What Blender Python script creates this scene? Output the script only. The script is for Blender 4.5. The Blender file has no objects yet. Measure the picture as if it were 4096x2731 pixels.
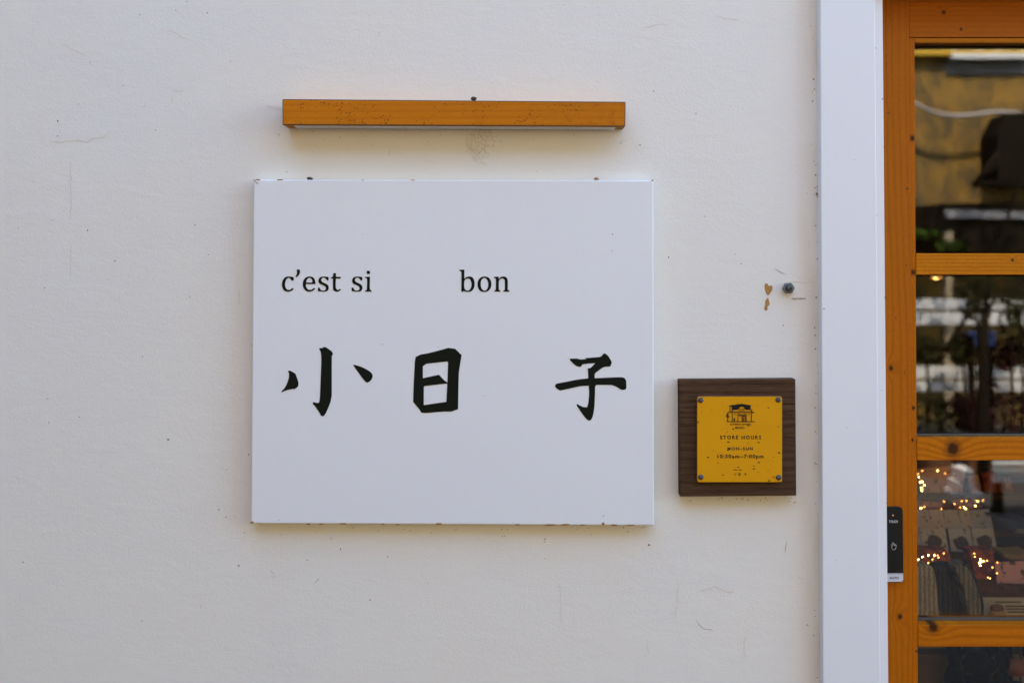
import bpy, bmesh, math, random
from mathutils import Vector, Matrix, noise

R = math.radians
random.seed(7)
scene = bpy.context.scene
col = scene.collection

# ------------------------------------------------------------------ camera
F_PX = 35.0 / 36.0 * 4096.0        # focal length in photo pixels
CX, CY = 2048.0, 915.0             # principal point of the (shifted) lens
PITCH = R(1.45)
DIST = 2.15                        # lens to plaster wall, metres
CAM = Vector((0.0, -DIST, 1.64))
cam_d = bpy.data.cameras.new('camera')
cam = bpy.data.objects.new('camera', cam_d)
col.objects.link(cam)
scene.camera = cam
cam.location = CAM
cam.rotation_euler = (R(90) + PITCH, 0, 0)
cam_d.lens = 35.0
cam_d.sensor_width = 36.0
cam_d.shift_x = (2048.0 - CX) / 4096.0
cam_d.shift_y = -(1365.5 - CY) / 4096.0
cam_d.clip_start = 0.05
cam_d.clip_end = 600
cam_d.dof.use_dof = True
cam_d.dof.focus_distance = DIST - 0.01
cam_d.dof.aperture_fstop = 2.0

# ------------------------------------------------------------------ light
SUN_EL, SUN_ROT = R(56), R(0)      # the sun stands behind the shop: this wall is in open shade
world = bpy.data.worlds.new('World')
scene.world = world
world.use_nodes = True
wn = world.node_tree
bg = wn.nodes['Background']
sky = wn.nodes.new('ShaderNodeTexSky')
sky.sky_type = 'NISHITA'
sky.sun_disc = False
sky.sun_elevation = SUN_EL
sky.sun_rotation = SUN_ROT
sky.air_density = 1.0
sky.dust_density = 0.9
sky.ozone_density = 1.0
wn.links.new(sky.outputs['Color'], bg.inputs['Color'])
bg.inputs['Strength'].default_value = 0.15
sun_d = bpy.data.lights.new('sun', 'SUN')
sun = bpy.data.objects.new('sun', sun_d)
col.objects.link(sun)
sun_d.energy = 2.0
sun_d.angle = R(0.53)
sun_d.color = (1.0, 0.93, 0.83)
sd = Vector((0.0, math.cos(SUN_EL), math.sin(SUN_EL)))
sun.rotation_euler = sd.to_track_quat('Z', 'Y').to_euler()
sun.location = (0, 3, 9)

scene.view_settings.view_transform = 'Standard'
scene.view_settings.look = 'None'
scene.view_settings.gamma = 1.0
scene.view_settings.use_curve_mapping = False
scene.view_settings.exposure = 3.3
scene.render.engine = 'CYCLES'
scene.cycles.use_denoising = True
scene.cycles.max_bounces = 8
scene.cycles.diffuse_bounces = 5
scene.cycles.transparent_max_bounces = 12
scene.cycles.sample_clamp_indirect = 6.0
scene.cycles.caustics_reflective = False
scene.cycles.caustics_refractive = False

# ------------------------------------------------------------------ helpers
FWD = Vector((0, math.cos(PITCH), math.sin(PITCH)))
UPV = Vector((0, -math.sin(PITCH), math.cos(PITCH)))
RGT = Vector((1, 0, 0))
GLASS_Y = 0.066


def P(px, py, Y=0.0):
    """point of the plane y = Y seen at photo pixel (px, py)"""
    d = FWD + RGT * ((px - CX) / F_PX) - UPV * ((py - CY) / F_PX)
    t = (Y - CAM.y) / d.y
    return CAM + d * t


def Q(px, py, L):
    """point L metres in front of the shop front that the door glass mirrors at (px, py)"""
    v = P(px, py, 2 * GLASS_Y + L)
    return Vector((v.x, -L, v.z))


def tag(o, label=None, cat=None, group=None, kind=None):
    if label: o['label'] = label
    if cat: o['category'] = cat
    if group: o['group'] = group
    if kind: o['kind'] = kind
    return o


def thing(name, loc, label, cat, group=None):
    o = bpy.data.objects.new(name, None)
    o.empty_display_size = 0.05
    col.objects.link(o)
    o.location = loc
    return tag(o, label, cat, group)


def attach(o, parent):
    if parent is not None:
        o.parent = parent
        loc = Vector(parent.location)
        if parent.parent is not None and parent.type == 'EMPTY':
            pass
        base = Vector((0, 0, 0))
        q = parent
        while q is not None:
            if q.type == 'EMPTY':
                base = base + Vector(q.location)
            q = q.parent
        # meshes are written in world coordinates
        if parent.type == 'EMPTY':
            o.matrix_parent_inverse = Matrix.Translation(-base)
        # mesh parents sit at the world origin of the thing already
    return o


def link_mesh(name, me, mats, parent=None, smooth=False):
    if not isinstance(mats, (list, tuple)): mats = [mats]
    for m in mats: me.materials.append(m)
    if smooth:
        for p in me.polygons: p.use_smooth = True
    o = bpy.data.objects.new(name, me)
    col.objects.link(o)
    return attach(o, parent)


def from_bm(name, bm, mats, parent=None, smooth=False):
    me = bpy.data.meshes.new(name)
    bm.normal_update()
    bm.to_mesh(me)
    bm.free()
    return link_mesh(name, me, mats, parent, smooth)


def raw(name, verts, faces, mats, parent=None, smooth=False):
    me = bpy.data.meshes.new(name)
    me.from_pydata([tuple(v) for v in verts], [], faces)
    me.update()
    return link_mesh(name, me, mats, parent, smooth)


def bevel_bm(bm, w, seg=2, edge_mat=-1):
    if w > 0:
        bmesh.ops.bevel(bm, geom=bm.edges[:], offset=w, segments=seg, affect='EDGES',
                        profile=0.6, clamp_overlap=True, material=edge_mat)


def box(name, x0, x1, y0, y1, z0, z1, mats, parent=None, bev=0.0, edge_mat=-1, seg=2):
    bm = bmesh.new()
    bmesh.ops.create_cube(bm, size=1.0)
    for v in bm.verts:
        v.co = Vector((x0 if v.co.x < 0 else x1, y0 if v.co.y < 0 else y1, z0 if v.co.z < 0 else z1))
    bevel_bm(bm, bev, seg, edge_mat)
    return from_bm(name, bm, mats, parent)


def prism(name, front, depth, mats, parent=None, bev=0.0, edge_mat=-1, seg=2, smooth=False):
    """front: world points of the front outline (facing -y); extruded along +y by depth"""
    bm = bmesh.new()
    a = [bm.verts.new(p) for p in front]
    b = [bm.verts.new(Vector(p) + Vector((0, depth, 0))) for p in front]
    n = len(a)
    bm.faces.new(a)
    bm.faces.new(b[::-1])
    for i in range(n):
        j = (i + 1) % n
        bm.faces.new((a[j], a[i], b[i], b[j]))
    bmesh.ops.recalc_face_normals(bm, faces=bm.faces[:])
    bevel_bm(bm, bev, seg, edge_mat)
    return from_bm(name, bm, mats, parent, smooth)


def slab_px(name, x0, y0, x1, y1, Y, depth, mats, parent=None, bev=0.0, edge_mat=-1):
    return prism(name, [P(x0, y0, Y), P(x1, y0, Y), P(x1, y1, Y), P(x0, y1, Y)], depth, mats, parent, bev, edge_mat)


def quad_px(name, pts, Y, depth, mats, parent=None, bev=0.0, edge_mat=-1, seg=2):
    return prism(name, [P(x, y, Y) for x, y in pts], depth, mats, parent, bev, edge_mat, seg)


def tube(name, pts, rad, mat, parent=None, n=6, taper=None):
    bm = bmesh.new()
    rings = []
    pts = [Vector(p) for p in pts]
    for i, p in enumerate(pts):
        t = (pts[min(i + 1, len(pts) - 1)] - pts[max(i - 1, 0)]).normalized()
        u = t.cross(Vector((0.3, 0.9, 0.2))).normalized()
        w = t.cross(u)
        r = rad if taper is None else rad + (taper - rad) * i / (len(pts) - 1)
        rings.append([bm.verts.new(p + u * r * math.cos(2 * math.pi * k / n) + w * r * math.sin(2 * math.pi * k / n)) for k in range(n)])
    for a, b in zip(rings, rings[1:]):
        for k in range(n):
            bm.faces.new((a[k], a[(k + 1) % n], b[(k + 1) % n], b[k]))
    bm.faces.new(rings[0][::-1])
    bm.faces.new(rings[-1])
    bmesh.ops.recalc_face_normals(bm, faces=bm.faces[:])
    return from_bm(name, bm, mat, parent, True)


def smooth_path(pts, seg=5):
    """closed Catmull-Rom through (x, y); a third item marks a corner"""
    n = len(pts)
    out = []
    for i in range(n):
        p0, p1, p2, p3 = pts[i - 1], pts[i], pts[(i + 1) % n], pts[(i + 2) % n]
        a, b = Vector(p1[:2]), Vector(p2[:2])
        m0 = (b - Vector(p0[:2])) * 0.5 if len(p1) < 3 else (b - a)
        m1 = (Vector(p3[:2]) - a) * 0.5 if len(p2) < 3 else (b - a)
        lim = (b - a).length
        if m0.length > lim: m0 = m0.normalized() * lim
        if m1.length > lim: m1 = m1.normalized() * lim
        for k in range(seg):
            t = k / seg
            h = (2 * t ** 3 - 3 * t ** 2 + 1, t ** 3 - 2 * t ** 2 + t, -2 * t ** 3 + 3 * t ** 2, t ** 3 - t ** 2)
            out.append(a * h[0] + m0 * h[1] + b * h[2] + m1 * h[3])
    return out


def flat_shape(name, loops, Y, thick, mat, parent=None):
    """filled print (even-odd holes). loops: photo-pixel outlines; lies on plane y=Y, raised by thick"""
    cu = bpy.data.curves.new(name, 'CURVE')
    cu.dimensions = '2D'
    cu.fill_mode = 'BOTH'
    for lp in loops:
        sp = cu.splines.new('POLY')
        sp.points.add(len(lp) - 1)
        for i, p in enumerate(lp):
            w = P(p[0], p[1], Y)
            sp.points[i].co = (w.x, w.z, 0, 1)
        sp.use_cyclic_u = True
    return curve_to_flat(name, cu, Y, thick, mat, parent)


def curve_to_flat(name, cu, Y, thick, mat, parent, fit=None):
    tmp = bpy.data.objects.new(name, cu)
    col.objects.link(tmp)
    dg = bpy.context.evaluated_depsgraph_get()
    dg.update()
    me = bpy.data.meshes.new_from_object(tmp.evaluated_get(dg))
    bpy.data.objects.remove(tmp)
    bpy.data.curves.remove(cu)
    me.materials.clear()
    if fit:
        xs = [v.co.x for v in me.vertices]; ys = [v.co.y for v in me.vertices]
        ax, bx, ay, by = min(xs), max(xs), min(ys), max(ys)
        x0, x1, z0, z1 = fit
        for v in me.vertices:
            v.co = ((v.co.x - ax) / (bx - ax) * (x1 - x0) + x0, (v.co.y - ay) / (by - ay) * (z1 - z0) + z0, 0)
    bm = bmesh.new()
    bm.from_mesh(me)
    for v in bm.verts:
        v.co = Vector((v.co.x, Y - thick, v.co.y))
    r = bmesh.ops.extrude_face_region(bm, geom=bm.faces[:])
    for g in r['geom']:
        if isinstance(g, bmesh.types.BMVert): g.co.y = Y + 0.0003
    bmesh.ops.recalc_face_normals(bm, faces=bm.faces[:])
    bm.to_mesh(me)
    bm.free()
    return link_mesh(name, me, mat, parent)


def text_px(name, body, x0, y0, x1, y1, Y, mat, parent, thick=0.0003, spacing=1.0, bold=0.0):
    cu = bpy.data.curves.new(name, 'FONT')
    cu.body = body
    cu.size = 1.0
    cu.space_character = spacing
    cu.offset = bold
    cu.resolution_u = 3
    a, b = P(x0, y1, Y), P(x1, y0, Y)
    return curve_to_flat(name, cu, Y, thick, mat, parent, (a.x, b.x, a.z, b.z))


def leaves(name, centre, rad, n, size, mat, parent=None, seed=1):
    rnd = random.Random(seed)
    vs, fs = [], []
    for i in range(n):
        while True:
            d = Vector((rnd.uniform(-1, 1), rnd.uniform(-1, 1), rnd.uniform(-1, 1)))
            if d.length < 1 and noise.noise(d * 2.2 + Vector((seed, 0, 0))) > -0.25: break
        c = Vector(centre) + Vector((d.x * rad[0], d.y * rad[1], d.z * rad[2]))
        u = Vector((rnd.gauss(0, 1), rnd.gauss(0, 1), rnd.gauss(0, .6))).normalized()
        w = u.cross(Vector((rnd.gauss(0, 1), rnd.gauss(0, 1), rnd.gauss(0, 1)))).normalized()
        s = size * rnd.uniform(.6, 1.4)
        k = len(vs)
        vs += [c - u * s, c + w * s * .38, c + u * s, c - w * s * .38]
        fs.append((k, k + 1, k + 2, k + 3))
    return raw(name, vs, fs, mat, parent)


# ------------------------------------------------------------------ materials
class NT:
    def __init__(self, name):
        self.m = bpy.data.materials.new(name)
        self.m.use_nodes = True
        self.t = self.m.node_tree
        self.b = self.t.nodes['Principled BSDF']

    def n(self, typ, **kw):
        nd = self.t.nodes.new(typ)
        for k, v in kw.items(): setattr(nd, k, v)
        return nd

    def l(self, a, b): self.t.links.new(a, b)

    def val(self, sock, v):
        if hasattr(v, 'is_linked') or isinstance(v, bpy.types.NodeSocket): self.l(v, sock)
        else: sock.default_value = v

    def math(self, op, a, b=0.0, c=0.0, clamp=False):
        nd = self.n('ShaderNodeMath', operation=op, use_clamp=clamp)
        for i, v in enumerate((a, b, c)): self.val(nd.inputs[i], v)
        return nd.outputs[0]

    def pos(self, scale=(1, 1, 1), loc=(0, 0, 0)):
        g = self.n('ShaderNodeNewGeometry')
        mp = self.n('ShaderNodeMapping')
        mp.inputs['Scale'].default_value = scale
        mp.inputs['Location'].default_value = loc
        self.l(g.outputs['Position'], mp.inputs['Vector'])
        return mp.outputs[0]

    def noise(self, vec, scale, detail=4, rough=.55, dist=0.0):
        nd = self.n('ShaderNodeTexNoise')
        nd.inputs['Scale'].default_value = scale
        nd.inputs['Detail'].default_value = detail
        nd.inputs['Roughness'].default_value = rough
        nd.inputs['Distortion'].default_value = dist
        self.l(vec, nd.inputs['Vector'])
        return nd.outputs['Fac']

    def vor(self, vec, scale, feature='F1'):
        nd = self.n('ShaderNodeTexVoronoi', feature=feature)
        nd.inputs['Scale'].default_value = scale
        self.l(vec, nd.inputs['Vector'])
        return nd.outputs['Distance'], (nd.outputs['Color'] if feature == 'F1' else None)

    def ramp(self, f, *stops, interp='LINEAR'):
        nd = self.n('ShaderNodeValToRGB')
        nd.color_ramp.interpolation = interp
        el = nd.color_ramp.elements
        while len(el) < len(stops): el.new(0.5)
        for e, (p, c) in zip(el, stops):
            e.position = p
            e.color = (c, c, c, 1) if not isinstance(c, (tuple, list)) else (*c, 1)
        self.l(f, nd.inputs['Fac'])
        return nd.outputs['Color']

    def mix(self, f, a, b, blend='MIX'):
        nd = self.n('ShaderNodeMix', data_type='RGBA', blend_type=blend)
        self.val(nd.inputs['Factor'], f)
        for k, v in (('A', a), ('B', b)):
            s = [i for i in nd.inputs if i.name == k and i.type == 'RGBA'][0]
            if isinstance(v, (tuple, list)): s.default_value = (*v, 1)
            else: self.l(v, s)
        return [o for o in nd.outputs if o.type == 'RGBA'][0]

    def bump(self, h, dist, strength=1.0, normal=None):
        nd = self.n('ShaderNodeBump')
        nd.inputs['Distance'].default_value = dist
        nd.inputs['Strength'].default_value = strength
        self.l(h, nd.inputs['Height'])
        if normal: self.l(normal, nd.inputs['Normal'])
        return nd.outputs[0]

    def done(self, color=None, rough=.5, normal=None, metal=0.0, spec=None):
        if color is not None:
            if isinstance(color, (tuple, list)): self.b.inputs['Base Color'].default_value = (*color, 1)
            else: self.l(color, self.b.inputs['Base Color'])
        self.val(self.b.inputs['Roughness'], rough)
        self.b.inputs['Metallic'].default_value = metal
        if spec is not None: self.b.inputs['Specular IOR Level'].default_value = spec
        if normal: self.l(normal, self.b.inputs['Normal'])
        return self.m


def simple(name, c, rough=.6, var=.15, scale=30, bump=0.0, metal=0.0, spec=None):
    k = NT(name)
    v = k.pos()
    f = k.noise(v, scale, 5)
    d = tuple(x * (1 - var) for x in c)
    e = tuple(min(1, x * (1 + var)) for x in c)
    colr = k.mix(f, d, e)
    nb = k.bump(k.noise(v, scale * 6, 4), bump) if bump else None
    return k.done(colr, rough, nb, metal, spec)


def gauss2(k, xz, cx, cz, rx, rz):
    """1 at (cx, cz) of the wall plane, falling to 0 at one radius"""
    mp = k.n('ShaderNodeMapping')
    mp.inputs['Location'].default_value = (-cx / rx, 0, -cz / rz)
    mp.inputs['Scale'].default_value = (1 / rx, 0, 1 / rz)
    k.l(xz, mp.inputs['Vector'])
    ln = k.n('ShaderNodeVectorMath', operation='LENGTH')
    k.l(mp.outputs[0], ln.inputs[0])
    return k.math('SUBTRACT', 1.0, ln.outputs['Value'], clamp=True)


def plaster_material():
    k = NT('wall_plaster')
    v = k.pos()
    big = k.noise(v, 1.9, 3)
    mid = k.noise(v, 7, 5, .6)
    fine = k.noise(v, 190, 4, .65)
    grain = k.noise(v, 55, 5, .7)
    c = k.mix(k.ramp(big, (.3, 0.0), (.7, 1.0)), (.785, .768, .668), (.765, .768, .70))
    c = k.mix(k.math('MULTIPLY', k.ramp(mid, (.35, 0.0), (.75, 1.0)), .35), c, (.735, .722, .668))
    # rough skim patch with grime below the lamp bar
    pc = P(1928, 570)
    msk = gauss2(k, v, pc.x, pc.z, .045, .062)
    wob = k.noise(v, 60, 4, .6)
    patch = k.ramp(k.math('ADD', msk, k.math('MULTIPLY', k.math('SUBTRACT', wob, .5), .9)), (.22, 0.0), (.70, 1.0))
    vd, _ = k.vor(k.pos((1, 1, .8)), 120, 'DISTANCE_TO_EDGE')
    crease = k.ramp(k.math('ADD', vd, k.math('MULTIPLY', k.noise(v, 260, 3), .5)), (.22, 1.0), (.33, 0.0))
    grime = k.math('MULTIPLY', k.math('MULTIPLY', crease, patch), k.ramp(k.noise(v, 70, 4), (.40, 0.0), (.58, .9)))
    c = k.mix(grime, c, (.38, .25, .10))
    # dust line along the door post
    e0 = P(3276, 1200)
    gx = k.n('ShaderNodeSeparateXYZ'); k.l(v, gx.inputs[0])
    near = k.math('SUBTRACT', 1.0, k.math('MULTIPLY', k.math('SUBTRACT', e0.x, gx.outputs[0]), 1 / .05), clamp=True)
    near = k.math('MULTIPLY', near, k.ramp(k.noise(k.pos((1, 1, .25)), 18, 5), (.35, 0.0), (.7, .55)))
    c = k.mix(near, c, (.58, .46, .30))
    n1 = k.bump(fine, .0013, .30)
    n2 = k.bump(grain, .0016, .15, n1)
    trow = k.noise(k.pos((.7, 1, 1.6)), 14, 4, .5, .6)
    n3 = k.bump(trow, .007, .10, n2)
    n3 = k.bump(k.noise(k.pos((1, 1, 1.3)), 33, 5, .6, 1.2), .003, .05, n3)
    n4 = k.bump(k.math('MULTIPLY', patch, k.math('ADD', .5, k.noise(v, 110, 5, .7))), .004, .8, n3)
    return k.done(c, .82, n4, spec=.3)


def wood_material(name, light, dark, along='x', freq=260, knots=(), contrast=.75, rough=.5, spots=0.0, bumpd=.0004, curl=.9, spec=.12, fib=.30):
    """varnished softwood; grain runs along x or z (world); knots = [(x, z, r)]"""
    k = NT(name)
    st = (.09, .6, 1) if along == 'x' else (1, .6, .09)
    v = k.pos()
    vs = k.pos(st)
    sp = k.n('ShaderNodeSeparateXYZ'); k.l(v, sp.inputs[0])
    across = sp.outputs[2] if along == 'x' else sp.outputs[0]
    g = k.math('MULTIPLY', across, freq)
    g = k.math('ADD', g, k.math('MULTIPLY', k.noise(vs, 9, 3, .5), 13.0 * curl))
    g = k.math('ADD', g, k.math('MULTIPLY', k.noise(vs, 60, 3), 1.6))
    kn = kp = None
    for (kx, kz, r) in knots:
        inf = gauss2(k, v, kx, kz, r * 4.6, r * 3.6) if along == 'x' else gauss2(k, v, kx, kz, r * 3.6, r * 6)
        inf2 = k.math('MULTIPLY', inf, inf)
        g = k.math('ADD', g, k.math('MULTIPLY', inf2, 14.0))
        core = gauss2(k, v, kx, kz, r * 1.3, r * 1.5)
        pit = gauss2(k, v, kx, kz, r * .75, r * .85)
        core = k.ramp(k.math('ADD', core, k.math('MULTIPLY', k.noise(v, 160, 3), .45)), (.18, 0.0), (.80, 1.0))
        pit = k.ramp(k.math('ADD', pit, k.math('MULTIPLY', k.noise(v, 300, 3), .5)), (.35, 0.0), (.75, 1.0))
        kn = core if kn is None else k.math('MAXIMUM', kn, core)
        kp = pit if kp is None else k.math('MAXIMUM', kp, pit)
    s = k.math('SINE', g)
    line = k.ramp(k.math('ADD', k.math('MULTIPLY', s, .5), .5), (.0, 0.0), (.55, .25), (1.0, 1.0))
    fibre = k.noise(k.pos((.025, 1, 1) if along == 'x' else (1, 1, .025)), 900, 3, .7)
    blot = k.noise(vs, 5, 4)
    c = k.mix(k.math('MULTIPLY', line, contrast), light, dark)
    c = k.mix(k.math('MULTIPLY', k.ramp(fibre, (.4, 0.0), (.75, 1.0)), fib), c, tuple(x * .45 for x in dark))
    c = k.mix(k.math('MULTIPLY', k.ramp(blot, (.35, 0.0), (.70, 1.0)), .75), c, tuple(x * .55 for x in light))
    if kn is not None:
        c = k.mix(k.math('MULTIPLY', kn, .8), c, (.13, .04, .006))
        c = k.mix(k.math('MULTIPLY', kp, .85), c, (.02, .009, .003))
    if spots:
        d, cc = k.vor(k.pos((.8, 1, 1)), 230)
        sc = k.n('ShaderNodeSeparateColor'); k.l(cc, sc.inputs[0])
        clus = k.ramp(k.noise(k.pos((.9, 1, 1.0), (3.1, 0, 0)), 16, 4, .6), (.38, 0.0), (.62, 1.0))
        th = k.math('MULTIPLY', k.math('MULTIPLY', sc.outputs[0], k.math('ADD', .10, clus)), .5 * spots)
        m = k.ramp(k.math('SUBTRACT', th, d), (.0, 0.0), (.10, 1.0))
        c = k.mix(k.math('MULTIPLY', m, .75), c, (.12, .035, .008))
        blot2 = k.ramp(k.noise(k.pos((1, 1, 1), (8, 0, 2)), 55, 5, .75), (.54, 0.0), (.66, .6))
        gx = k.math('MULTIPLY_ADD', sp.outputs[0], 3.2, -.05, clamp=True)
        c = k.mix(k.math('MULTIPLY', blot2, gx), c, (.12, .035, .008))
    nb = k.bump(k.math('ADD', k.math('MULTIPLY', line, -.6), fibre), bumpd)
    return k.done(c, rough, nb, spec=spec)


def glass_material(name='door_glass', tint=(.97, .93, .84)):
    m = bpy.data.materials.new(name)
    m.use_nodes = True
    t = m.node_tree
    t.nodes.clear()
    out = t.nodes.new('ShaderNodeOutputMaterial')
    tr = t.nodes.new('ShaderNodeBsdfTransparent'); tr.inputs[0].default_value = (*tint, 1)
    gl = t.nodes.new('ShaderNodeBsdfGlossy'); gl.inputs['Roughness'].default_value = 0.0
    mx = t.nodes.new('ShaderNodeMixShader')
    lw = t.nodes.new('ShaderNodeLayerWeight'); lw.inputs['Blend'].default_value = .5
    pw = t.nodes.new('ShaderNodeMath'); pw.operation = 'POWER'; pw.inputs[1].default_value = 5
    ma = t.nodes.new('ShaderNodeMath'); ma.operation = 'MULTIPLY_ADD'; ma.inputs[1].default_value = .90; ma.inputs[2].default_value = .085
    t.links.new(lw.outputs['Facing'], pw.inputs[0])
    t.links.new(pw.outputs[0], ma.inputs[0])
    t.links.new(ma.outputs[0], mx.inputs['Fac'])
    t.links.new(tr.outputs[0], mx.inputs[1]); t.links.new(gl.outputs[0], mx.inputs[2])
    t.links.new(mx.outputs[0], out.inputs['Surface'])
    return m


def emit_material(name, c, s):
    m = bpy.data.materials.new(name)
    m.use_nodes = True
    b = m.node_tree.nodes['Principled BSDF']
    b.inputs['Base Color'].default_value = (*c, 1)
    b.inputs['Emission Color'].default_value = (*c, 1)
    b.inputs['Emission Strength'].default_value = s
    return m


M_PLASTER = plaster_material()
M_BLACK = simple('black_green_vinyl', (.006, .0085, .004), .7, .1, spec=.12)
M_INK = simple('black_print', (.012, .011, .008), .7, .1, spec=.15)


def sign_paint():
    k = NT('white_enamel')
    v = k.pos()
    f = k.noise(v, 2.2, 4)
    c = k.mix(f, (.755, .795, .79), (.77, .805, .80))
    nb = k.bump(k.noise(v, 380, 3, .6), .0003, .35)
    nb = k.bump(k.noise(v, 3, 2), .004, .25, nb)
    return k.done(c, .38, nb, spec=.4)


M_SIGN = sign_paint()
M_POST = simple('white_powder_coat', (.76, .797, .80), .42, .015, 3, .0002)
M_POSTLIP = simple('white_vinyl_trim', (.75, .755, .755), .5, .015, 4)
M_RUST = simple('rust', (.30, .15, .035), .85, .5, 300)
M_SPECK = simple('brown_specks', (.20, .145, .085), .9, .5, 300)
M_DIRT = simple('dark_dirt', (.045, .032, .016), .9, .4, 300)
M_CRACK = simple('plaster_crack', (.68, .635, .56), .9, .15, 90)
M_OCHRE = simple('bare_ochre_plaster', (.46, .25, .06), .9, .35, 220, .001)
M_HAIR = simple('dark_fibre', (.12, .095, .07), .8, .2)


# ------------------------------------------------------------------ ground and shop front
M_PAVE = simple('stone_paving', (.048, .044, .038), .85, .25, 5, .003)
ground = box('ground', -60, 60, -60, 60, -.3, 0.0, M_PAVE)
tag(ground, kind='structure')

E_POST_L = P(3282, 1365, -.024).x            # left edge of the white post
WALL_END = E_POST_L + .05
shop = thing('shop_building', (0, 0, 0), 'white plastered shop front with a recessed wooden glass door', 'building')
DOOR_X0 = P(3500, 1365, .03).x
DOOR_X1 = DOOR_X0 + 1.02
HEAD_Z = P(3800, -4, .03).z
wall = box('front_wall', -7, WALL_END, 0, .22, 0, 6.0, M_PLASTER, shop)
wall_r = box('front_wall', DOOR_X1 + .12, 7, 0, .22, 0, 6.0, M_PLASTER, shop)
wall_t = box('wall_above_door', WALL_END, DOOR_X1 + .12, .004, .22, HEAD_Z + .2, 6.0, M_PLASTER, shop)
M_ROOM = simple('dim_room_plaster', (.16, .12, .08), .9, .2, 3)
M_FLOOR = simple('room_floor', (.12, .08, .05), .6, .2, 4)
box('side_wall', -7.2, -7.0, 0, 7, 0, 6.0, M_PLASTER, shop)
box('side_wall', 7.0, 7.2, 0, 7, 0, 6.0, M_PLASTER, shop)
box('back_wall', -7, 7, 6.8, 7, 0, 6.0, M_PLASTER, shop)
box('roof', -7.3, 7.3, -.02, 7.1, 6.0, 6.2, M_PLASTER, shop)
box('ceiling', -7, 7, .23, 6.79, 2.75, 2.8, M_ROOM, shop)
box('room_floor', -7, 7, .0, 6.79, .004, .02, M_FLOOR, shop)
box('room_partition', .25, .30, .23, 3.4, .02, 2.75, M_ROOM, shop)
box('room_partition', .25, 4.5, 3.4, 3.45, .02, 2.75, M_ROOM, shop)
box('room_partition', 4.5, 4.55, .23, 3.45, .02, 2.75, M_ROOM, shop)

nb = thing('left_sky_blocker', (-5.5, -1.3, 0), 'unseen house block added to darken the left of the plaster wall', 'house')  # unseen block, added to cut sky light on the wall's left
M_BLOCKER = simple('blocker_blue_grey', (.17, .19, .22), .9, .2, 2, .004)  # bluish so the added block bounces cooler light onto the wall
box('wall', -9, -2.7, -2.6, -.002, 0, 5.2, M_BLOCKER, nb)
box('roof', -9.1, -2.55, -2.8, -.003, 5.2005, 5.4, M_DIRT, nb)

# white door post: face, set-back lip, head box
post = thing('door_post', (E_POST_L + .06, -.01, 0), 'smooth white door post between plaster wall and wooden door', 'post')
YF, YL = -.024, -.013
pL0, pL1 = P(3281, 0, YF), P(3292.5, 2731, YF)
pR0, pR1 = P(3500, 0, YF), P(3523, 2731, YF)
pr0, pr1 = P(3530.5, 0, YL), P(3553.5, 2731, YL)


def ext(a, b, z):
    t = (z - a.z) / (b.z - a.z)
    q = a + (b - a) * t
    return Vector((q.x, a.y, z))


PT = HEAD_Z + .2
prism('post_face', [ext(pL0, pL1, PT), ext(pR0, pR1, PT), ext(pR0, pR1, .0), ext(pL0, pL1, .0)], .10, M_POST, post, .0022)
xl = lambda z: ext(pR0, pR1, z).x - .004
prism('post_lip', [Vector((xl(HEAD_Z), YL, HEAD_Z)), ext(pr0, pr1, HEAD_Z), ext(pr0, pr1, 0), Vector((xl(0), YL, 0))], .034, M_POSTLIP, post, .0012)
vs, fs = [], []
for x, y, q in ((3501, 193, 2.5), (3530, 397, 2.6), (3535, 590, 1.5), (3541, 1190, 3), (3508, 860, 1.4), (3527, 1560, 1.6), (3345, 2240, 1.3), (3296, 1235, 2.4), (3420, 640, 1.2), (3389, 1710, 1.4), (3545, 2010, 1.5)):
    kk = len(vs)
    for i in range(6):
        a = i * 1.047
        vs.append(P(x + q * math.cos(a) * 1.2, y + q * math.sin(a), (YF if x < 3500 else YL) - .0006))
    fs.append(tuple(range(kk + 5, kk - 1, -1)))
raw('paint_chips', vs, fs, M_DIRT, post)['kind'] = 'stuff'
head = thing('door_head_box', (DOOR_X0 + .5, -.02, HEAD_Z), 'white track housing above the wooden door', 'track housing')
box('housing', ext(pr0, pr1, HEAD_Z).x - .012, DOOR_X1 + .12, -.03, .21, HEAD_Z + .001, HEAD_Z + .2, M_POST, head, .002)
rpost = thing('far_door_post', (DOOR_X1 + .06, -.01, 0), 'white door post at the far side of the wooden door', 'post')
box('post_face', DOOR_X1, DOOR_X1 + .119, -.024, .08, 0, HEAD_Z, M_POST, rpost, .002)

# ------------------------------------------------------------------ marks on the plaster
rw = random.Random(11)


def blob(vs, fs, px, py, r, asp, ang, Y=-.0006):
    k = len(vs)
    n = 6
    for i in range(n):
        a = 2 * math.pi * i / n
        rr = r * rw.uniform(.65, 1.25)
        dx, dy = rr * asp * math.cos(a), rr * math.sin(a)
        vs.append(P(px + dx * math.cos(ang) - dy * math.sin(ang), py + dx * math.sin(ang) + dy * math.cos(ang), Y))
    fs.append(tuple(range(k + n - 1, k - 1, -1)))


def ribbon(vs, fs, pts, w, Y=-.0006):
    k = len(vs)
    for i, (x, y) in enumerate(pts):
        a = pts[max(0, i - 1)]; b = pts[min(len(pts) - 1, i + 1)]
        d = Vector((b[0] - a[0], b[1] - a[1])).normalized()
        ww = w * (.35 if i in (0, len(pts) - 1) else rw.uniform(.6, 1.2))
        vs.append(P(x - d.y * ww, y + d.x * ww, Y))
        vs.append(P(x + d.y * ww, y - d.x * ww, Y))
    for i in range(len(pts) - 1):
        a = k + 2 * i
        fs.append((a, a + 2, a + 3, a + 1))


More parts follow.
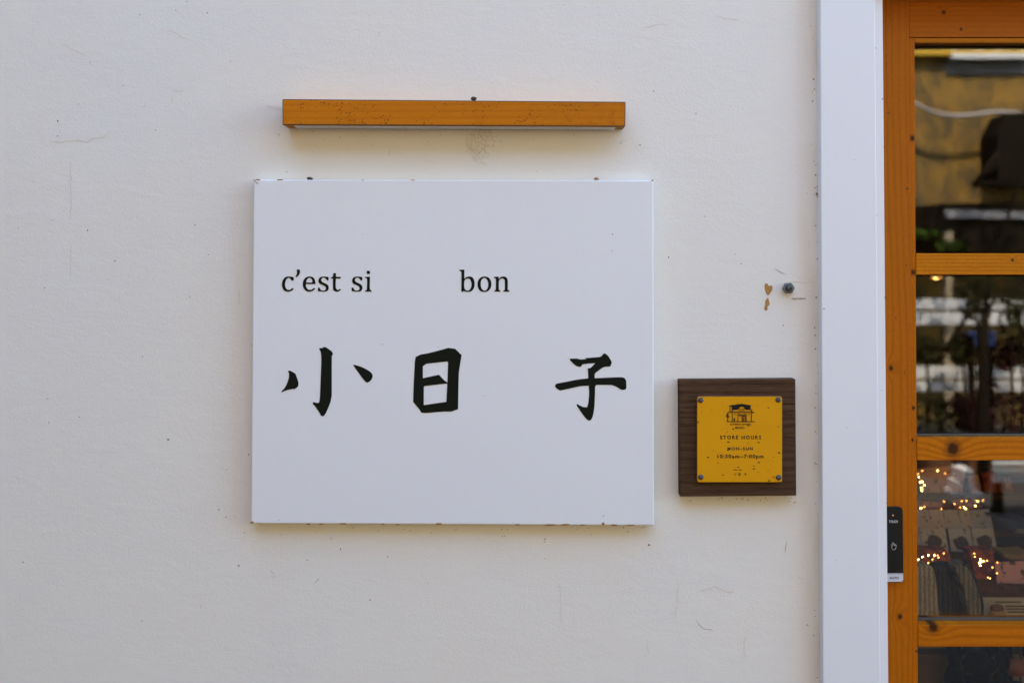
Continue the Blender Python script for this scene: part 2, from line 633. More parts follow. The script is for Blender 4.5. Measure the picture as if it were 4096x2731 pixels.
def jitter_line(pts, step=14, amp=3.0):
    out = []
    for (x0, y0), (x1, y1) in zip(pts, pts[1:]):
        n = max(1, int(math.hypot(x1 - x0, y1 - y0) / step))
        for i in range(n):
            t = i / n
            out.append((x0 + (x1 - x0) * t + rw.uniform(-amp, amp), y0 + (y1 - y0) * t + rw.uniform(-amp, amp)))
    out.append(pts[-1])
    return out


def in_sign(x, y):
    return (990 < x < 2630 and 700 < y < 2110) or (1120 < x < 2510 and 390 < y < 520) or (2705 < x < 3195 and 1505 < y < 1995)


vs, fs = [], []
known = [(231, 484, 5), (230, 545, 3.5), (829, 53, 4), (622, 521, 3.5), (350, 922, 4), (780, 900, 3.5), (459, 1044, 4), (178, 1152, 4),
         (74, 911, 3), (554, 1108, 3), (759, 1186, 3), (722, 1272, 3), (922, 247, 3.5), (747, 8, 3), (703, 43, 2.5), (190, 1595, 4), (195, 1690, 4),
         (317, 1667, 4), (673, 1757, 5), (995, 1817, 4), (875, 2037, 4), (903, 2067, 3), (955, 2261, 5), (93, 2247, 4), (978, 2130, 3),
         (568, 2481, 3), (2596, 2178, 6), (1480, 2398, 4), (2675, 1029, 4.5), (2560, 580, 4), (2820, 866, 3), (2943, 1016, 3), (3254, 318, 5),
         (3258, 358, 4), (3250, 405, 4), (3271, 1036, 5), (3268, 776, 7), (3262, 700, 4), (3282, 1102, 6), (3133, 1302, 4), (3264, 1190, 5),
         (1362, 2195, 4), (1550, 2225, 3), (1147, 688, 3.5), (2180, 2155, 4), (2178, 2165, 3), (1820, 2118, 3), (3230, 2498, 4), (3288, 2520, 4),
         (2614, 365, 4), (2784, 455, 3), (560, 60, 3), (360, 250, 3), (492, 345, 3), (315, 417, 3), (3260, 1340, 4), (3262, 1395, 4), (2511, 2125, 4)]
for x, y, r in known:
    blob(vs, fs, x, y, r * .66, rw.uniform(1, 1.7), rw.uniform(0, 3.1))
for i in range(45):
    x, y = rw.uniform(-300, 3268), rw.uniform(-300, 3000)
    if in_sign(x, y): continue
    blob(vs, fs, x, y, rw.uniform(.8, 1.7), rw.uniform(1, 2.5), rw.uniform(0, 3.1))
for i in range(42):                                     # grime collecting along the post
    y = rw.uniform(-100, 2731)
    blob(vs, fs, 3266 + 8 * max(0, y) / 1365 - abs(rw.gauss(0, 16 if i % 3 else 45)), y, rw.uniform(.6, 2.1), rw.uniform(1, 2.6), rw.uniform(0, 3.1))
for i in range(70):                                     # crumbs under the lamp bar and under the board
    if i % 2: x, y = rw.uniform(1150, 2500), 520 + abs(rw.gauss(0, 38))
    else: x, y = rw.uniform(1010, 2610), 2106 + abs(rw.gauss(0, 22))
    blob(vs, fs, x, y, rw.uniform(.6, 1.6), rw.uniform(1, 3), rw.uniform(0, 3.1))
for i in range(20):
    x, y = 2690 + abs(rw.gauss(0, 1)) * 12, 0
    x, y = rw.uniform(2720, 3190), 1990 + abs(rw.gauss(0, 8))
    blob(vs, fs, x, y, rw.uniform(.8, 2.0), rw.uniform(1, 3), rw.uniform(0, 3.1))
o = raw('dirt_specks', vs, fs, M_SPECK, shop)
o['kind'] = 'stuff'

vs, fs = [], []
for pts in [[(1084, 2280), (1090, 2292), (1097, 2294)], [(1096, 2298), (1094, 2309)], [(1257, 2330), (1270, 2320), (1278, 2310)],
            [(3098, 1073), (3120, 1088), (3144, 1098)], [(2564, 2115), (2574, 2106), (2584, 2108)], [(1224, 2240), (1230, 2238), (1233, 2241)],
            [(1320, 2148), (1326, 2152), (1330, 2156)], [(1110, 535), (1118, 540), (1120, 546)], [(2487, 560), (2485, 575), (2475, 573)],
            [(1557, 602), (1557, 622)], [(167, 2145), (175, 2135)], [(400, 1870), (405, 1862)], [(802, 2430), (806, 2415)],
            [(2784, 2478), (2800, 2500), (2815, 2513), (2848, 2518), (2850, 2524)], [(3148, 2165), (3142, 2190), (3140, 2210)],
            [(3264, 243), (3274, 252)], [(1519, 128), (1512, 148)]]:
    ribbon(vs, fs, pts, 1.0)
for i in range(26):                                       # scribbled scuff beside the bolt
    x = 3166 + i * 2.1
    ribbon(vs, fs, [(x, 1196 - i * .12 + rw.uniform(-2, 2)), (x + 3, 1193 + rw.uniform(-3, 3)), (x + 5, 1196 + rw.uniform(-4, 3))], .8)
o = raw('stray_fibres', vs, fs, M_HAIR, shop)
o['kind'] = 'stuff'

vs, fs = [], []
for pts, w in [([(200, 566), (252, 570), (305, 559), (348, 573), (365, 555), (410, 548), (438, 530)], 2.0),
               ([(690, 372), (700, 366), (735, 362)], 1.8), ([(684, 422), (690, 400), (692, 380)], 1.8), ([(670, 120), (700, 130), (712, 140), (760, 165)], 1.8),
               ([(283, 640), (283, 760), (284, 880)], 1.4), ([(284, 980), (282, 1110)], 1.2), ([(245, 175), (350, 228)], 1.6),
               ([(2795, 2365), (2860, 2345), (2925, 2368), (2935, 2360)], 1.8), ([(2712, 2340), (2705, 2430), (2700, 2480)], 1.3),
               ([(3162, 1126), (3200, 1130), (3240, 1130), (3254, 1134)], 1.8), ([(3222, 1180), (3262, 1189)], 1.6),
               ([(3236, 960), (3238, 978), (3232, 990)], 2.2), ([(3250, 1265), (3250, 1290), (3256, 1300)], 2.2), ([(3272, 1130), (3210, 1100)], 1.0),
               ([(2580, 110), (2640, 100), (2680, 102)], 2.0), ([(2860, 60), (2900, 75), (2960, 80)], 1.8), ([(2590, 2560), (2592, 2620)], 1.2),
               ([(1130, 440), (1090, 430), (1060, 425)], 1.5), ([(1700, 640), (1735, 650)], 1.4), ([(3195, 1368), (3250, 1378)], 1.2),
               ([(3180, 2300), (3215, 2320)], 1.5), ([(2980, 2540), (2975, 2600), (2985, 2640)], 1.6), ([(2240, 2330), (2246, 2500)], 1.1),
               ([(960, 1160), (956, 1220)], 1.5), ([(480, 1650), (476, 1668)], 1.2)]:
    ribbon(vs, fs, jitter_line(pts), w)
o = raw('hairline_cracks', vs, fs, M_CRACK, shop)
o['kind'] = 'stuff'

Z7 = lambda pts: [(2980 + x * .1913, 1000 + y * .1913) for x, y in pts]
for pts in ([(422, 712), (475, 712), (495, 758), (545, 742), (568, 795), (540, 870), (482, 940), (440, 880), (420, 800)],
            [(475, 1000), (500, 1060), (512, 1120), (495, 1150), (470, 1165), (468, 1240), (415, 1236), (420, 1160), (432, 1140), (430, 1060)]):
    rim = smooth_path(Z7([((x - 492) * 1.09 + 492, (y - 960 if y > 960 else y - 820) * 1.05 + (960 if y > 960 else 820)) for x, y in pts]), 2)
    flat_shape('paint_edge', [rim], 0, .0004, M_SPECK, shop)
    flat_shape('bare_plaster_chip', [smooth_path(Z7(pts), 3)], 0, .0008, M_OCHRE, shop)

# ------------------------------------------------------------------ lamp bar
knots_bar = []
M_BAR = wood_material('lamp_bar_wood', (.66, .215, .005), (.48, .135, .003), 'x', 420, (), .35, .55, 1.0, .0003, .5)
M_BAREDGE = simple('weathered_wood_edge', (.12, .07, .028), .85, .5, 150, .001)
M_DIFF = simple('milky_diffuser', (.72, .70, .66), .4, .04)
LB_Y, LB_D = -.054, .054
lamp = thing('wall_lamp_bar', P(1815, 510, -.02), 'long orange wooden lamp bar with white strip beneath, above the white board', 'lamp')
quad_px('wooden_housing', [(1129, 396.5), (2503, 407.5), (2501.5, 507), (1129.5, 500.5)], LB_Y, LB_D - .001, [M_BAR, M_BAREDGE], lamp, .0022, 1)
fa, fb = P(1190, 501, LB_Y), P(2452, 507, LB_Y)
zz = min(fa.z, fb.z)


def under_strip(name, x0, x1, ya, yb, dz, mat, parent):
    za = P(1129, 500.5, LB_Y).z; zb = P(2501, 507, LB_Y).z
    xa = P(1129, 500.5, LB_Y).x; xb = P(2501, 507, LB_Y).x
    zf = lambda x: za + (zb - za) * (x - xa) / (xb - xa)
    A = [Vector((x, y, zf(x) + .006)) for x in (x0, x1) for y in (ya, yb)]
    B = [Vector((x, y, zf(x) - dz)) for x in (x0, x1) for y in (ya, yb)]
    return raw(name, A + B, [(0, 2, 3, 1), (4, 5, 7, 6), (0, 4, 6, 2), (1, 3, 7, 5), (0, 1, 5, 4), (2, 6, 7, 3)], mat, parent)


under_strip('diffuser_strip', P(1186, 505, -.03).x, P(2459, 510, -.03).x, LB_Y + .008, -.010, .0012, M_DIFF, lamp)
for x in (1186, 2446):
    under_strip('diffuser_end_cap', P(x, 505, -.03).x - .001, P(x + 13, 505, -.03).x, LB_Y + .0075, -.0095, .0022, M_POSTLIP, lamp)


def lump(name, px, py, Y, r, mat, parent, sx=1.5):
    bm = bmesh.new()
    bmesh.ops.create_icosphere(bm, subdivisions=2, radius=1)
    c = P(px, py, Y)
    for v in bm.verts:
        f = 1 + .35 * noise.noise(v.co * 2 + Vector((px, 0, 0)))
        v.co = c + Vector((v.co.x * r * sx * f, v.co.y * r * f, v.co.z * r * f))
    return from_bm(name, bm, mat, parent, True)


lump('rusty_screw', 1895, 396, -.03, .0042, M_DIRT, lamp)

# ------------------------------------------------------------------ white name board
SB_Y = -.026
board = thing('shop_sign_board', P(1812, 2097, -.01), 'large white metal board with black brush lettering', 'sign')
bm_pts = [(1014, 719), (2613.5, 721), (2617, 2101), (1003.5, 2093)]
quad_px('panel', bm_pts, SB_Y, .022, M_SIGN, board, .0032, -1, 3)
bl = [P(x, y, 0) for x, y in ((1120, 800), (2500, 800), (2500, 2000), (1120, 2000))]
box('standoff_frame', bl[0].x, bl[1].x, SB_Y + .0225, -.0005, bl[3].z, bl[0].z, M_DIRT, board)
lump('mounting_screw', 1239, 716, -.014, .0042, M_DIRT, board)
lump('mounting_screw', 2385, 716, -.014, .0036, M_RUST, board)
vs, fs = [], []
SY = SB_Y - .0003
for x, y, r, a in [(1032, 719.5, 3, 3.5), (1120, 719.5, 2.6, 5), (1450, 721, 1.5, 4), (1018, 722, 3, 1.5), (1650, 721, 1.8, 6), (2610, 722, 3, 2),
                   (1007, 2089, 6, 1.3), (1235, 2095, 3, 4), (1285, 2094, 3, 5), (1370, 2094, 3, 5), (1530, 2096, 2.5, 5), (1755, 2094, 4, 4.5),
                   (1590, 2097, 2.5, 5), (2070, 2097, 3, 3), (2200, 2098, 4, 7), (2260, 2097, 3.5, 5), (2413, 2094, 7, .8), (2456, 2099, 3, 4),
                   (2330, 2099, 2.5, 5), (2520, 2100, 2.5, 8), (2611, 1035, 1, 1), (1005, 1378, 2.5, 1.2), (1115, 2079, 1.6, 1.3), (2413, 2062, 1.6, 2), (1452, 937, 1.4, 1), (2452, 938, 2.2, 1.1)]:
    k = len(vs); n = 7
    for i in range(n):
        t = 2 * math.pi * i / n
        rr = r * rw.uniform(.6, 1.3)
        vs.append(P(x + rr * a * math.cos(t), y + rr * math.sin(t), SY))
    fs.append(tuple(range(k + n - 1, k - 1, -1)))
o = raw('rust_chips', vs, fs, M_RUST, board)
o['kind'] = 'stuff'
vs, fs = [], []
for x0, y0, x1, y1 in [(1020, 727, 1031, 735)]:
    ribbon(vs, fs, [(x0, y0), ((x0 + x1) / 2, (y0 + y1) / 2), (x1, y1)], 1.2, SY)
for x, y, r in ((1031, 735, 2), (2449, 1004, 2), (1752, 1389, 2), (1937, 1583, 1.5), (1530, 1377, 1.5), (2450, 937, 2)):
    blob(vs, fs, x, y, r, 1.3, .5, SY)
o = raw('paint_specks', vs, fs, M_DIRT, board)
o['kind'] = 'stuff'

K = 1   # corner flag
G1 = lambda L: [((1120 + p[0] * .08503, 1070 + p[1] * .08503) + tuple(p[2:])) for p in L]
G2 = lambda L: [((1310 + p[0] * .08503, 1070 + p[1] * .08503) + tuple(p[2:])) for p in L]
G3 = lambda L: [((1830 + p[0] * .09354, 1070 + p[1] * .09354) + tuple(p[2:])) for p in L]
S_ = [(2290, 450, K), (2285, 605, K), (2200, 605, K), (2170, 540), (2080, 483), (1990, 500), (1940, 580), (1960, 640), (2010, 690), (2100, 730), (2210, 790),
      (2275, 860), (2293, 950), (2270, 1050), (2190, 1115), (2060, 1140), (1920, 1130), (1787, 1105, K), (1787, 945, K), (1870, 945, K), (1890, 1010),
      (1950, 1068), (2040, 1085), (2120, 1060), (2160, 1000), (2150, 920), (2080, 860), (1990, 815), (1880, 770), (1820, 690), (1810, 600), (1840, 510),
      (1920, 445), (2060, 422), (2180, 430)]
glyphs = {
    'c': [G1([(645, 460, K), (645, 612, K), (540, 612, K), (500, 540), (430, 487), (350, 510), (280, 600), (245, 740), (245, 860), (275, 960), (340, 1035),
              (420, 1048), (500, 1030), (595, 955, K), (645, 1012, K), (560, 1085), (470, 1125), (370, 1138), (240, 1105), (150, 1020), (100, 880), (97, 740),
              (130, 610), (210, 490), (320, 425), (450, 422), (560, 440)])],
    'apostrophe': [G1([(780, 93, K), (925, 93, K), (945, 190), (930, 280), (870, 380), (770, 460, K), (725, 410, K), (775, 350), (797, 270), (797, 180)])],
    'e': [G1([(1672, 778, K), (1218, 778, K), (1225, 880), (1260, 960), (1320, 1030), (1410, 1050), (1500, 1030), (1605, 955, K), (1655, 1005, K), (1560, 1085),
              (1470, 1125), (1370, 1138), (1240, 1105), (1145, 1010), (1085, 880), (1078, 740), (1110, 600), (1190, 490), (1300, 430), (1420, 422), (1540, 450),
              (1620, 540), (1660, 660)]),
          G1([(1225, 705, K), (1520, 705, K), (1515, 600), (1470, 520), (1400, 488), (1320, 510), (1260, 590)])],
    's': [G1(S_)],
    't': [G2([(275, 262, K), (395, 262, K), (400, 437, K), (625, 437, K), (625, 520, K), (395, 520, K), (388, 720), (388, 880), (400, 970), (440, 1035), (500, 1050),
              (560, 1025), (605, 1000, K), (640, 1045, K), (560, 1105), (490, 1138), (410, 1138), (320, 1100), (265, 1010), (255, 880), (258, 520, K), (150, 520, K),
              (150, 472, K), (200, 465), (250, 410), (270, 340)])],
    's2': [[((x + 134.7, y) + tuple(r)) for x, y, *r in G1(S_)]],
    'i': [G2([(1850, 155, K), (1998, 155, K), (1998, 303, K), (1850, 303, K)]),
          G2([(1768, 437, K), (1998, 430, K), (1990, 950), (2015, 1040), (2080, 1090, K), (2075, 1138, K), (1770, 1138, K), (1770, 1090, K), (1835, 1060), (1855, 980),
              (1862, 560), (1835, 505), (1770, 490, K)])],
    'b': [G3([(82, 95, K), (293, 88, K), (288, 485, K), (380, 410), (500, 382), (600, 400), (680, 470), (725, 600), (732, 720), (710, 850), (650, 960), (560, 1025),
              (440, 1045), (340, 1030), (262, 1003, K), (220, 1047, K), (162, 1030, K), (168, 250), (155, 175), (82, 138, K)]),
          G3([(290, 600), (340, 510), (420, 473), (500, 480), (560, 540), (597, 680), (590, 820), (540, 930), (450, 988), (370, 970), (305, 900), (288, 820)])],
    'o': [G3([(1155, 383), (1290, 410), (1400, 510), (1450, 680), (1430, 840), (1350, 970), (1230, 1035), (1110, 1045), (980, 1000), (890, 890), (858, 740), (880, 570),
              (960, 450), (1060, 395)]),
          G3([(1150, 447), (1230, 480), (1290, 570), (1315, 700), (1300, 850), (1230, 960), (1150, 985), (1070, 950), (1015, 850), (995, 710), (1010, 570), (1070, 480)])],
    'n': [G3([(1558, 398, K), (1765, 392, K), (1765, 497, K), (1850, 410), (1960, 383), (2050, 400), (2120, 460), (2148, 560), (2150, 920), (2165, 965), (2225, 995, K),
              (2222, 1033, K), (1950, 1033, K), (1950, 995, K), (2000, 975), (2022, 920), (2022, 560), (1990, 500), (1910, 470), (1830, 500), (1772, 590), (1768, 920),
              (1785, 965), (1838, 995, K), (1838, 1033, K), (1568, 1033, K), (1568, 995, K), (1615, 975), (1640, 920), (1640, 510), (1620, 460), (1558, 440, K)])],
}
for g, loops in glyphs.items():
    flat_shape('letter', [smooth_path(l, 5) for l in loops], SB_Y, .0005, M_BLACK, board)

C1 = [[(295, 598), (315, 585), (345, 592), (420, 635, K), (465, 760), (470, 820), (455, 855), (410, 888, K), (370, 890), (290, 905), (195, 943, K), (185, 932, K),
       (250, 860), (295, 760), (313, 690), (312, 620)],
      [(815, 212, K), (858, 212), (910, 195), (1018, 265, K), (1042, 305, K), (1020, 350, K), (1020, 998, K), (995, 1115), (930, 1270), (895, 1325), (868, 1338),
       (840, 1322), (815, 1275), (735, 1160), (712, 1145, K), (707, 1102, K), (795, 1118), (818, 1085), (830, 900), (848, 400), (838, 280), (815, 235)],
      [(1375, 497, K), (1385, 487, K), (1500, 520), (1620, 580), (1680, 630), (1695, 680), (1670, 740), (1610, 782), (1565, 755), (1490, 660)]]
C2 = [[(258, 360, K), (345, 318, K), (440, 303), (560, 275), (800, 210, K), (870, 220, K), (912, 225, K), (1018, 330, K), (975, 600), (968, 750), (958, 1222, K),
       (850, 1260, K), (700, 1262), (430, 1285), (350, 1278, K), (325, 1230, K), (218, 1100, K), (220, 950), (245, 440, K)],
      [(378, 515, K), (435, 472, K), (785, 435, K), (793, 460, K), (783, 785, K), (775, 775, K), (730, 745), (645, 653, K), (378, 710, K)],
      [(393, 860, K), (405, 840, K), (760, 800, K), (781, 800, K), (765, 1100, K), (393, 1153, K)]]
C3 = [[(415, 303, K), (530, 305), (575, 318, K), (680, 315, K), (658, 297, K), (900, 278), (930, 265), (970, 222), (1000, 225), (1050, 270), (1103, 365, K), (1082, 425),
       (1060, 437), (1000, 440), (950, 455), (835, 538, K), (820, 570), (820, 628, K), (1100, 615), (1275, 613), (1320, 635), (1340, 680), (1343, 780), (1335, 805),
       (1305, 818), (1255, 815), (1180, 770), (1100, 740, K), (850, 740), (828, 765, K), (825, 900), (815, 1100), (790, 1250), (760, 1310), (730, 1325), (690, 1305),
       (620, 1220), (520, 1075, K), (530, 1053, K), (620, 1098), (695, 1108, K), (715, 1030), (728, 880), (722, 752, K), (570, 762), (400, 800), (250, 832, K),
       (185, 795, K), (162, 755, K), (185, 718, K), (360, 685), (540, 650), (714, 630, K), (710, 495, K), (700, 478, K), (715, 465), (755, 455), (830, 380, K),
       (700, 388), (615, 402, K), (600, 430), (570, 440), (510, 420), (450, 370), (410, 325)]]
chars = []
for loops, (ox, oy) in ((C1, (1080, 1340)), (C2, (1600, 1340)), (C3, (2180, 1360))):
    tr = [smooth_path([((ox + p[0] * .2423, oy + p[1] * .2423) + tuple(p[2:])) for p in l], 5) for l in loops]
    flat_shape('brush_character', tr, SB_Y, .0005, M_BLACK, board)

# ------------------------------------------------------------------ opening-hours plaque
Z6 = lambda x, y: (2680 + x * .34439, 1480 + y * .34439)
M_DKWOOD = wood_material('dark_plaque_wood', (.115, .066, .036), (.028, .017, .010), 'x', 380, (), .35, .75, 0.0, .0012, 2.2, .03, .95)


def yellow_paint():
    k = NT('chipped_yellow_enamel')
    v = k.pos()
    c = k.mix(k.noise(v, 12, 4), (.63, .29, .0015), (.70, .33, .0025))
    vv = k.pos((.55, 1, 1), (1.713, 0, .947))
    d, cc = k.vor(vv, 170)
    sc = k.n('ShaderNodeSeparateColor'); k.l(cc, sc.inputs[0])
    th = k.math('MULTIPLY', k.math('POWER', sc.outputs[0], 3.4), .27)
    m = k.ramp(k.math('SUBTRACT', k.math('ADD', th, k.math('MULTIPLY', k.noise(v, 500, 2), .06)), d), (.0, 0.0), (.05, 1.0))
    c = k.mix(m, c, (.05, .022, .006))
    nb = k.bump(m, .0004, -1.0)
    return k.done(c, .5, nb, spec=.2)


M_YEL = yellow_paint()
M_YEDGE = simple('worn_plate_edge', (.10, .05, .018), .7, .6, 260, .001)
M_SCREW = simple('dark_screw_metal', (.10, .09, .085), .5, .4, 300, .001, .75)
PQ_Y = -.026
plaque = thing('opening_hours_plaque', P(2952, 1984, -.01), 'square dark wood plaque carrying a yellow opening-hours plate', 'plaque')
quad_px('backing_board', [Z6(110, 114), Z6(1457, 104), Z6(1468, 1457), Z6(119, 1467)], PQ_Y, .0255, M_DKWOOD, plaque, .0012)
PL_Y = PQ_Y - .008


def rounded(x0, y0, x1, y1, r, n=5):
    out = []
    for cx, cy, a0 in ((x1 - r, y0 + r, -90), (x1 - r, y1 - r, 0), (x0 + r, y1 - r, 90), (x0 + r, y0 + r, 180)):
        for i in range(n + 1):
            a = R(a0 + 90 * i / n)
            out.append((cx + r * math.cos(a), cy + r * math.sin(a)))
    return out


plate = quad_px('yellow_plate', [Z6(*p) for p in rounded(314, 304, 1305, 1302, 26)], PL_Y, .0035, [M_YEL, M_YEDGE], plaque, .0012, 1, 1)
box('spacer', P(2850, 1700, PQ_Y).x, P(3070, 1700, PQ_Y).x, PL_Y + .004, PQ_Y - .0003, P(2900, 1880, PQ_Y).z, P(2900, 1640, PQ_Y).z, M_DIRT, plaque)
for sx, sy in ((356, 348), (1257, 344), (358, 1240), (1262, 1245)):
    bm = bmesh.new()
    bmesh.ops.create_uvsphere(bm, u_segments=16, v_segments=10, radius=1)
    c = P(*Z6(sx, sy), PL_Y)
    r = 32 * .34439 * .00054
    for v in bm.verts:
        v.co = c + Vector((v.co.x * r, v.co.y * r * .55, v.co.z * r))
    from_bm('screw_head', bm, M_SCREW, plaque, True)
T_Y = PL_Y
for body, x0, y0, x1, y1, spc in (('STORE HOURS', 582, 757, 1058, 801, 1.35), ('MON–SUN', 668, 892, 961, 929, 1.35), ('10:30am~7:00pm', 550, 978, 1086, 1034, 1.2),
                                  ('MACAO', 757, 655, 866, 681, 1.05), ('22°6\'59"N 113°33\'5"E', 698, 618, 942, 640, 1.0)):
    a, b = Z6(x0, y0), Z6(x1, y1)
    text_px('printed_line', body, a[0], a[1], b[0], b[1], T_Y, M_INK, plaque, .0003, spc, .028)
LG = lambda x, y: (2890 + x * .0829, 1600 + y * .0829)


def bar_l(x0, y0, x1, y1, w):
    d = Vector((x1 - x0, y1 - y0)).normalized() * w * .62
    return [LG(x0 - d.y, y0 + d.x), LG(x1 - d.y, y1 + d.x), LG(x1 + d.y, y1 - d.x), LG(x0 + d.y, y0 - d.x)]


def logo_parts():
    poly = lambda *p: [LG(*q) for q in p]
    yield [poly((295, 262), (920, 172), (1390, 250), (1390, 275), (1355, 280), (1355, 440), (1440, 440), (1440, 475), (1125, 468), (980, 318), (880, 318), (735, 465), (450, 470), (450, 318), (365, 318), (365, 540), (340, 540), (340, 285), (295, 285))]
    for s in ((195, 1033, 1565, 1033, 34), (285, 556, 1480, 556, 28), (470, 470, 470, 1033, 30), (1392, 460, 1392, 1033, 30), (350, 600, 465, 600, 22), (1400, 602, 1450, 602, 20),
              (248, 640, 248, 1030, 34), (165, 745, 248, 690, 34), (248, 680, 320, 705, 30), (175, 805, 250, 770, 34), (250, 780, 350, 780, 34), (250, 815, 310, 845, 30),
              (570, 860, 565, 970, 40), (520, 930, 612, 935, 26), (545, 970, 545, 1020, 18), (590, 970, 590, 1020, 18), (585, 920, 605, 885, 20),
              (742, 720, 742, 1020, 26), (735, 728, 1160, 728, 24), (1150, 720, 1150, 1020, 22), (940, 728, 940, 1020, 26), (380, 415, 435, 372, 14), (385, 490, 435, 445, 14),
              (845, 735, 845, 760, 20)):
        yield [bar_l(*s)]
    yield [poly((805, 770), (845, 745), (885, 770), (845, 805))]
    for x0, y0, x1, y1, t in ((802, 418, 1050, 510, 22), (560, 590, 795, 697, 20), (820, 590, 1048, 697, 20), (1075, 590, 1308, 697, 20)):
        yield [poly((x0, y0), (x1, y0), (x1, y1), (x0, y1)), poly((x0 + t, y0 + t), (x1 - t, y0 + t), (x1 - t, y1 - t), (x0 + t, y1 - t))]
    for x0, y0, x1, y1 in ((968, 755, 1122, 808), (968, 835, 1035, 882), (1062, 835, 1122, 882), (968, 897, 1035, 940), (1062, 897, 1122, 940), (968, 955, 1035, 1005), (1062, 955, 1122, 1005)):
        yield [poly((x0, y0), (x1, y0), (x1, y1), (x0, y1))]


def join_parts(name, gen, mat, parent, Y):
    objs = [flat_shape(name, lp, Y, .0003 + .00003 * (i % 7), mat, None) for i, lp in enumerate(gen)]
    bm = bmesh.new()
    for q in objs: bm.from_mesh(q.data)
    for q in objs:
        me = q.data
        bpy.data.objects.remove(q); bpy.data.meshes.remove(me)
    return from_bm(name, bm, mat, parent)


join_parts('house_emblem', logo_parts(), M_INK, plaque, T_Y)


def mini_chars():
    for loops, x0, x1 in ((C1, 742, 778), (C2, 795, 820), (C3, 857, 890)):
        xs = [p[0] for l in loops for p in l]; ys = [p[1] for l in loops for p in l]
        f = lambda p: (Z6(x0 + (p[0] - min(xs)) / (max(xs) - min(xs)) * (x1 - x0), 1192 + (p[1] - min(ys)) / (max(ys) - min(ys)) * 33) + tuple(p[2:]))
        if loops is C1:
            for l in loops: yield [smooth_path([f(p) for p in l], 2)]
        else: yield [smooth_path([f(p) for p in l], 2) for l in loops]


join_parts('small_characters', mini_chars(), M_INK, plaque, T_Y)
for body, x0, x1 in (("c'est si", 736, 783), ('bon', 803, 831)):
    a, b = Z6(x0, 1146), Z6(x1, 1164)
    text_px('printed_line', body, a[0], a[1], b[0], b[1], T_Y, M_INK, plaque, .0003, 1.0, .02)

# ------------------------------------------------------------------ bolt in the wall
M_BOLT = simple('oxidised_steel', (.15, .17, .155), .6, .35, 200, .0008, .25)
M_STUD = simple('rusted_stud', (.05, .035, .022), .7, .5, 300, .001, .3)
bc = P(3154, 1152, -.006)
bolt = thing('wall_anchor_bolt', P(3154, 1152, 0), 'weathered hexagonal nut on a stud sticking out of the plaster', 'bolt')


def hexprism(name, n, r, y0, y1, mat, ang, bev, hole=None):
    front = [Vector((bc.x + r * math.cos(ang + 2 * math.pi * i / n), y0, bc.z + r * math.sin(ang + 2 * math.pi * i / n))) for i in range(n)]
    return prism(name, front, y1 - y0, mat, bolt, bev, -1, 1, n > 10)


hexprism('hex_nut', 6, .0128, -.0105, -.0005, M_BOLT, R(4), .0012)
hexprism('collar', 20, .0072, -.0135, -.0106, M_STUD, 0, .0006)
hexprism('stud', 16, .0050, -.026, -.0136, M_BOLT, 0, .0006)
hexprism('stud_tip', 14, .0037, -.0265, -.0261, M_STUD, 0, .0001)

# ------------------------------------------------------------------ wooden glass door
LW, DW = (.52, .148, .002), (.33, .075, .001)
kx = lambda px, py, rp, Y=.03: (P(px, py, Y).x, P(px, py, Y).z, rp * .00055)
M_STILE = wood_material('door_stile_wood', LW, DW, 'z', 430, [kx(3564, 1472, 12), kx(3600, 2465, 13), kx(3553, 452, 4), kx(3628, 755, 5), kx(3625, 1062, 3), kx(3582, 1271, 3), kx(3620, 1490, 3)], .5, .5, 0, .0003, 1.7)
M_BEADV = wood_material('door_bead_wood', tuple(x * 1.05 for x in LW), DW, 'z', 900, [kx(3652, 553, 14), kx(3655, 1089, 13), kx(3656, 1632, 9), kx(3652, 1760, 8), kx(3668, 2605, 6)], .4, .42, 0, .0003, .6)
M_TOPR = wood_material('door_top_rail_wood', LW, DW, 'x', 520, [kx(3775, 50, 10), kx(3845, 118, 7)], .55, .5, 0, .0003, 1.3)
M_RAIL2 = wood_material('door_rail_wood_fine', (.62, .21, .004), (.39, .105, .002), 'x', 760, [kx(4052, 1040, 7)], .6, .42, 0, .0003, .3)
M_RAIL3 = wood_material('door_rail_wood_knotted', (.58, .175, .003), (.35, .085, .001), 'x', 470, [kx(3813, 1795, 36)], .65, .42, 0, .0003, .9)
M_RAIL4 = wood_material('door_rail_wood_swirled', (.54, .158, .003), (.33, .08, .001), 'x', 300, [kx(3735, 2508, 27)], .65, .42, 0, .0003, 1.3)
M_GASK = simple('glazing_gasket', (.07, .065, .05), .6, .2)
M_GLASS = glass_material()

DY = .03
door = thing('wooden_glass_door', (DOOR_X0 + .5, .05, .02), 'orange varnished wooden door with stacked glass panes', 'door')
DT = .072                                                  # door thickness


def xs_at(pxs_top, pxs_bot, Y):
    a, b = P(pxs_top, 0, Y), P(pxs_bot, 2731, Y)
    return lambda z: ext(a, b, z).x


sl0 = lambda z: DOOR_X0 + .004
sl1 = xs_at(3636, 3650.5, DY)
sb1 = xs_at(3657.5, 3672, DY + .003)
ZT, ZB = HEAD_Z + .06, .03
prism('stile', [(sl0(ZT), DY, ZT), (sl1(ZT), DY, ZT), (sl1(ZB), DY, ZB), (sl0(ZB), DY, ZB)], DT, M_STILE, door, .0012)
z_tr = P(3700, 149.5, DY).z
z_bead_top = P(3700, 152.5, DY + .003).z
prism('glazing_bead', [(sl1(z_bead_top) + .0008, DY + .003, z_bead_top), (sb1(z_bead_top), DY + .003, z_bead_top), (sb1(ZB + .1), DY + .003, ZB + .1), (sl1(ZB + .1) + .0008, DY + .003, ZB + .1)], .033, M_BEADV, door, .001)
XR = DOOR_X1 - .06
box('stile', XR, DOOR_X1 - .004, DY, DY + DT, ZB, ZT, M_STILE, door, .0012)
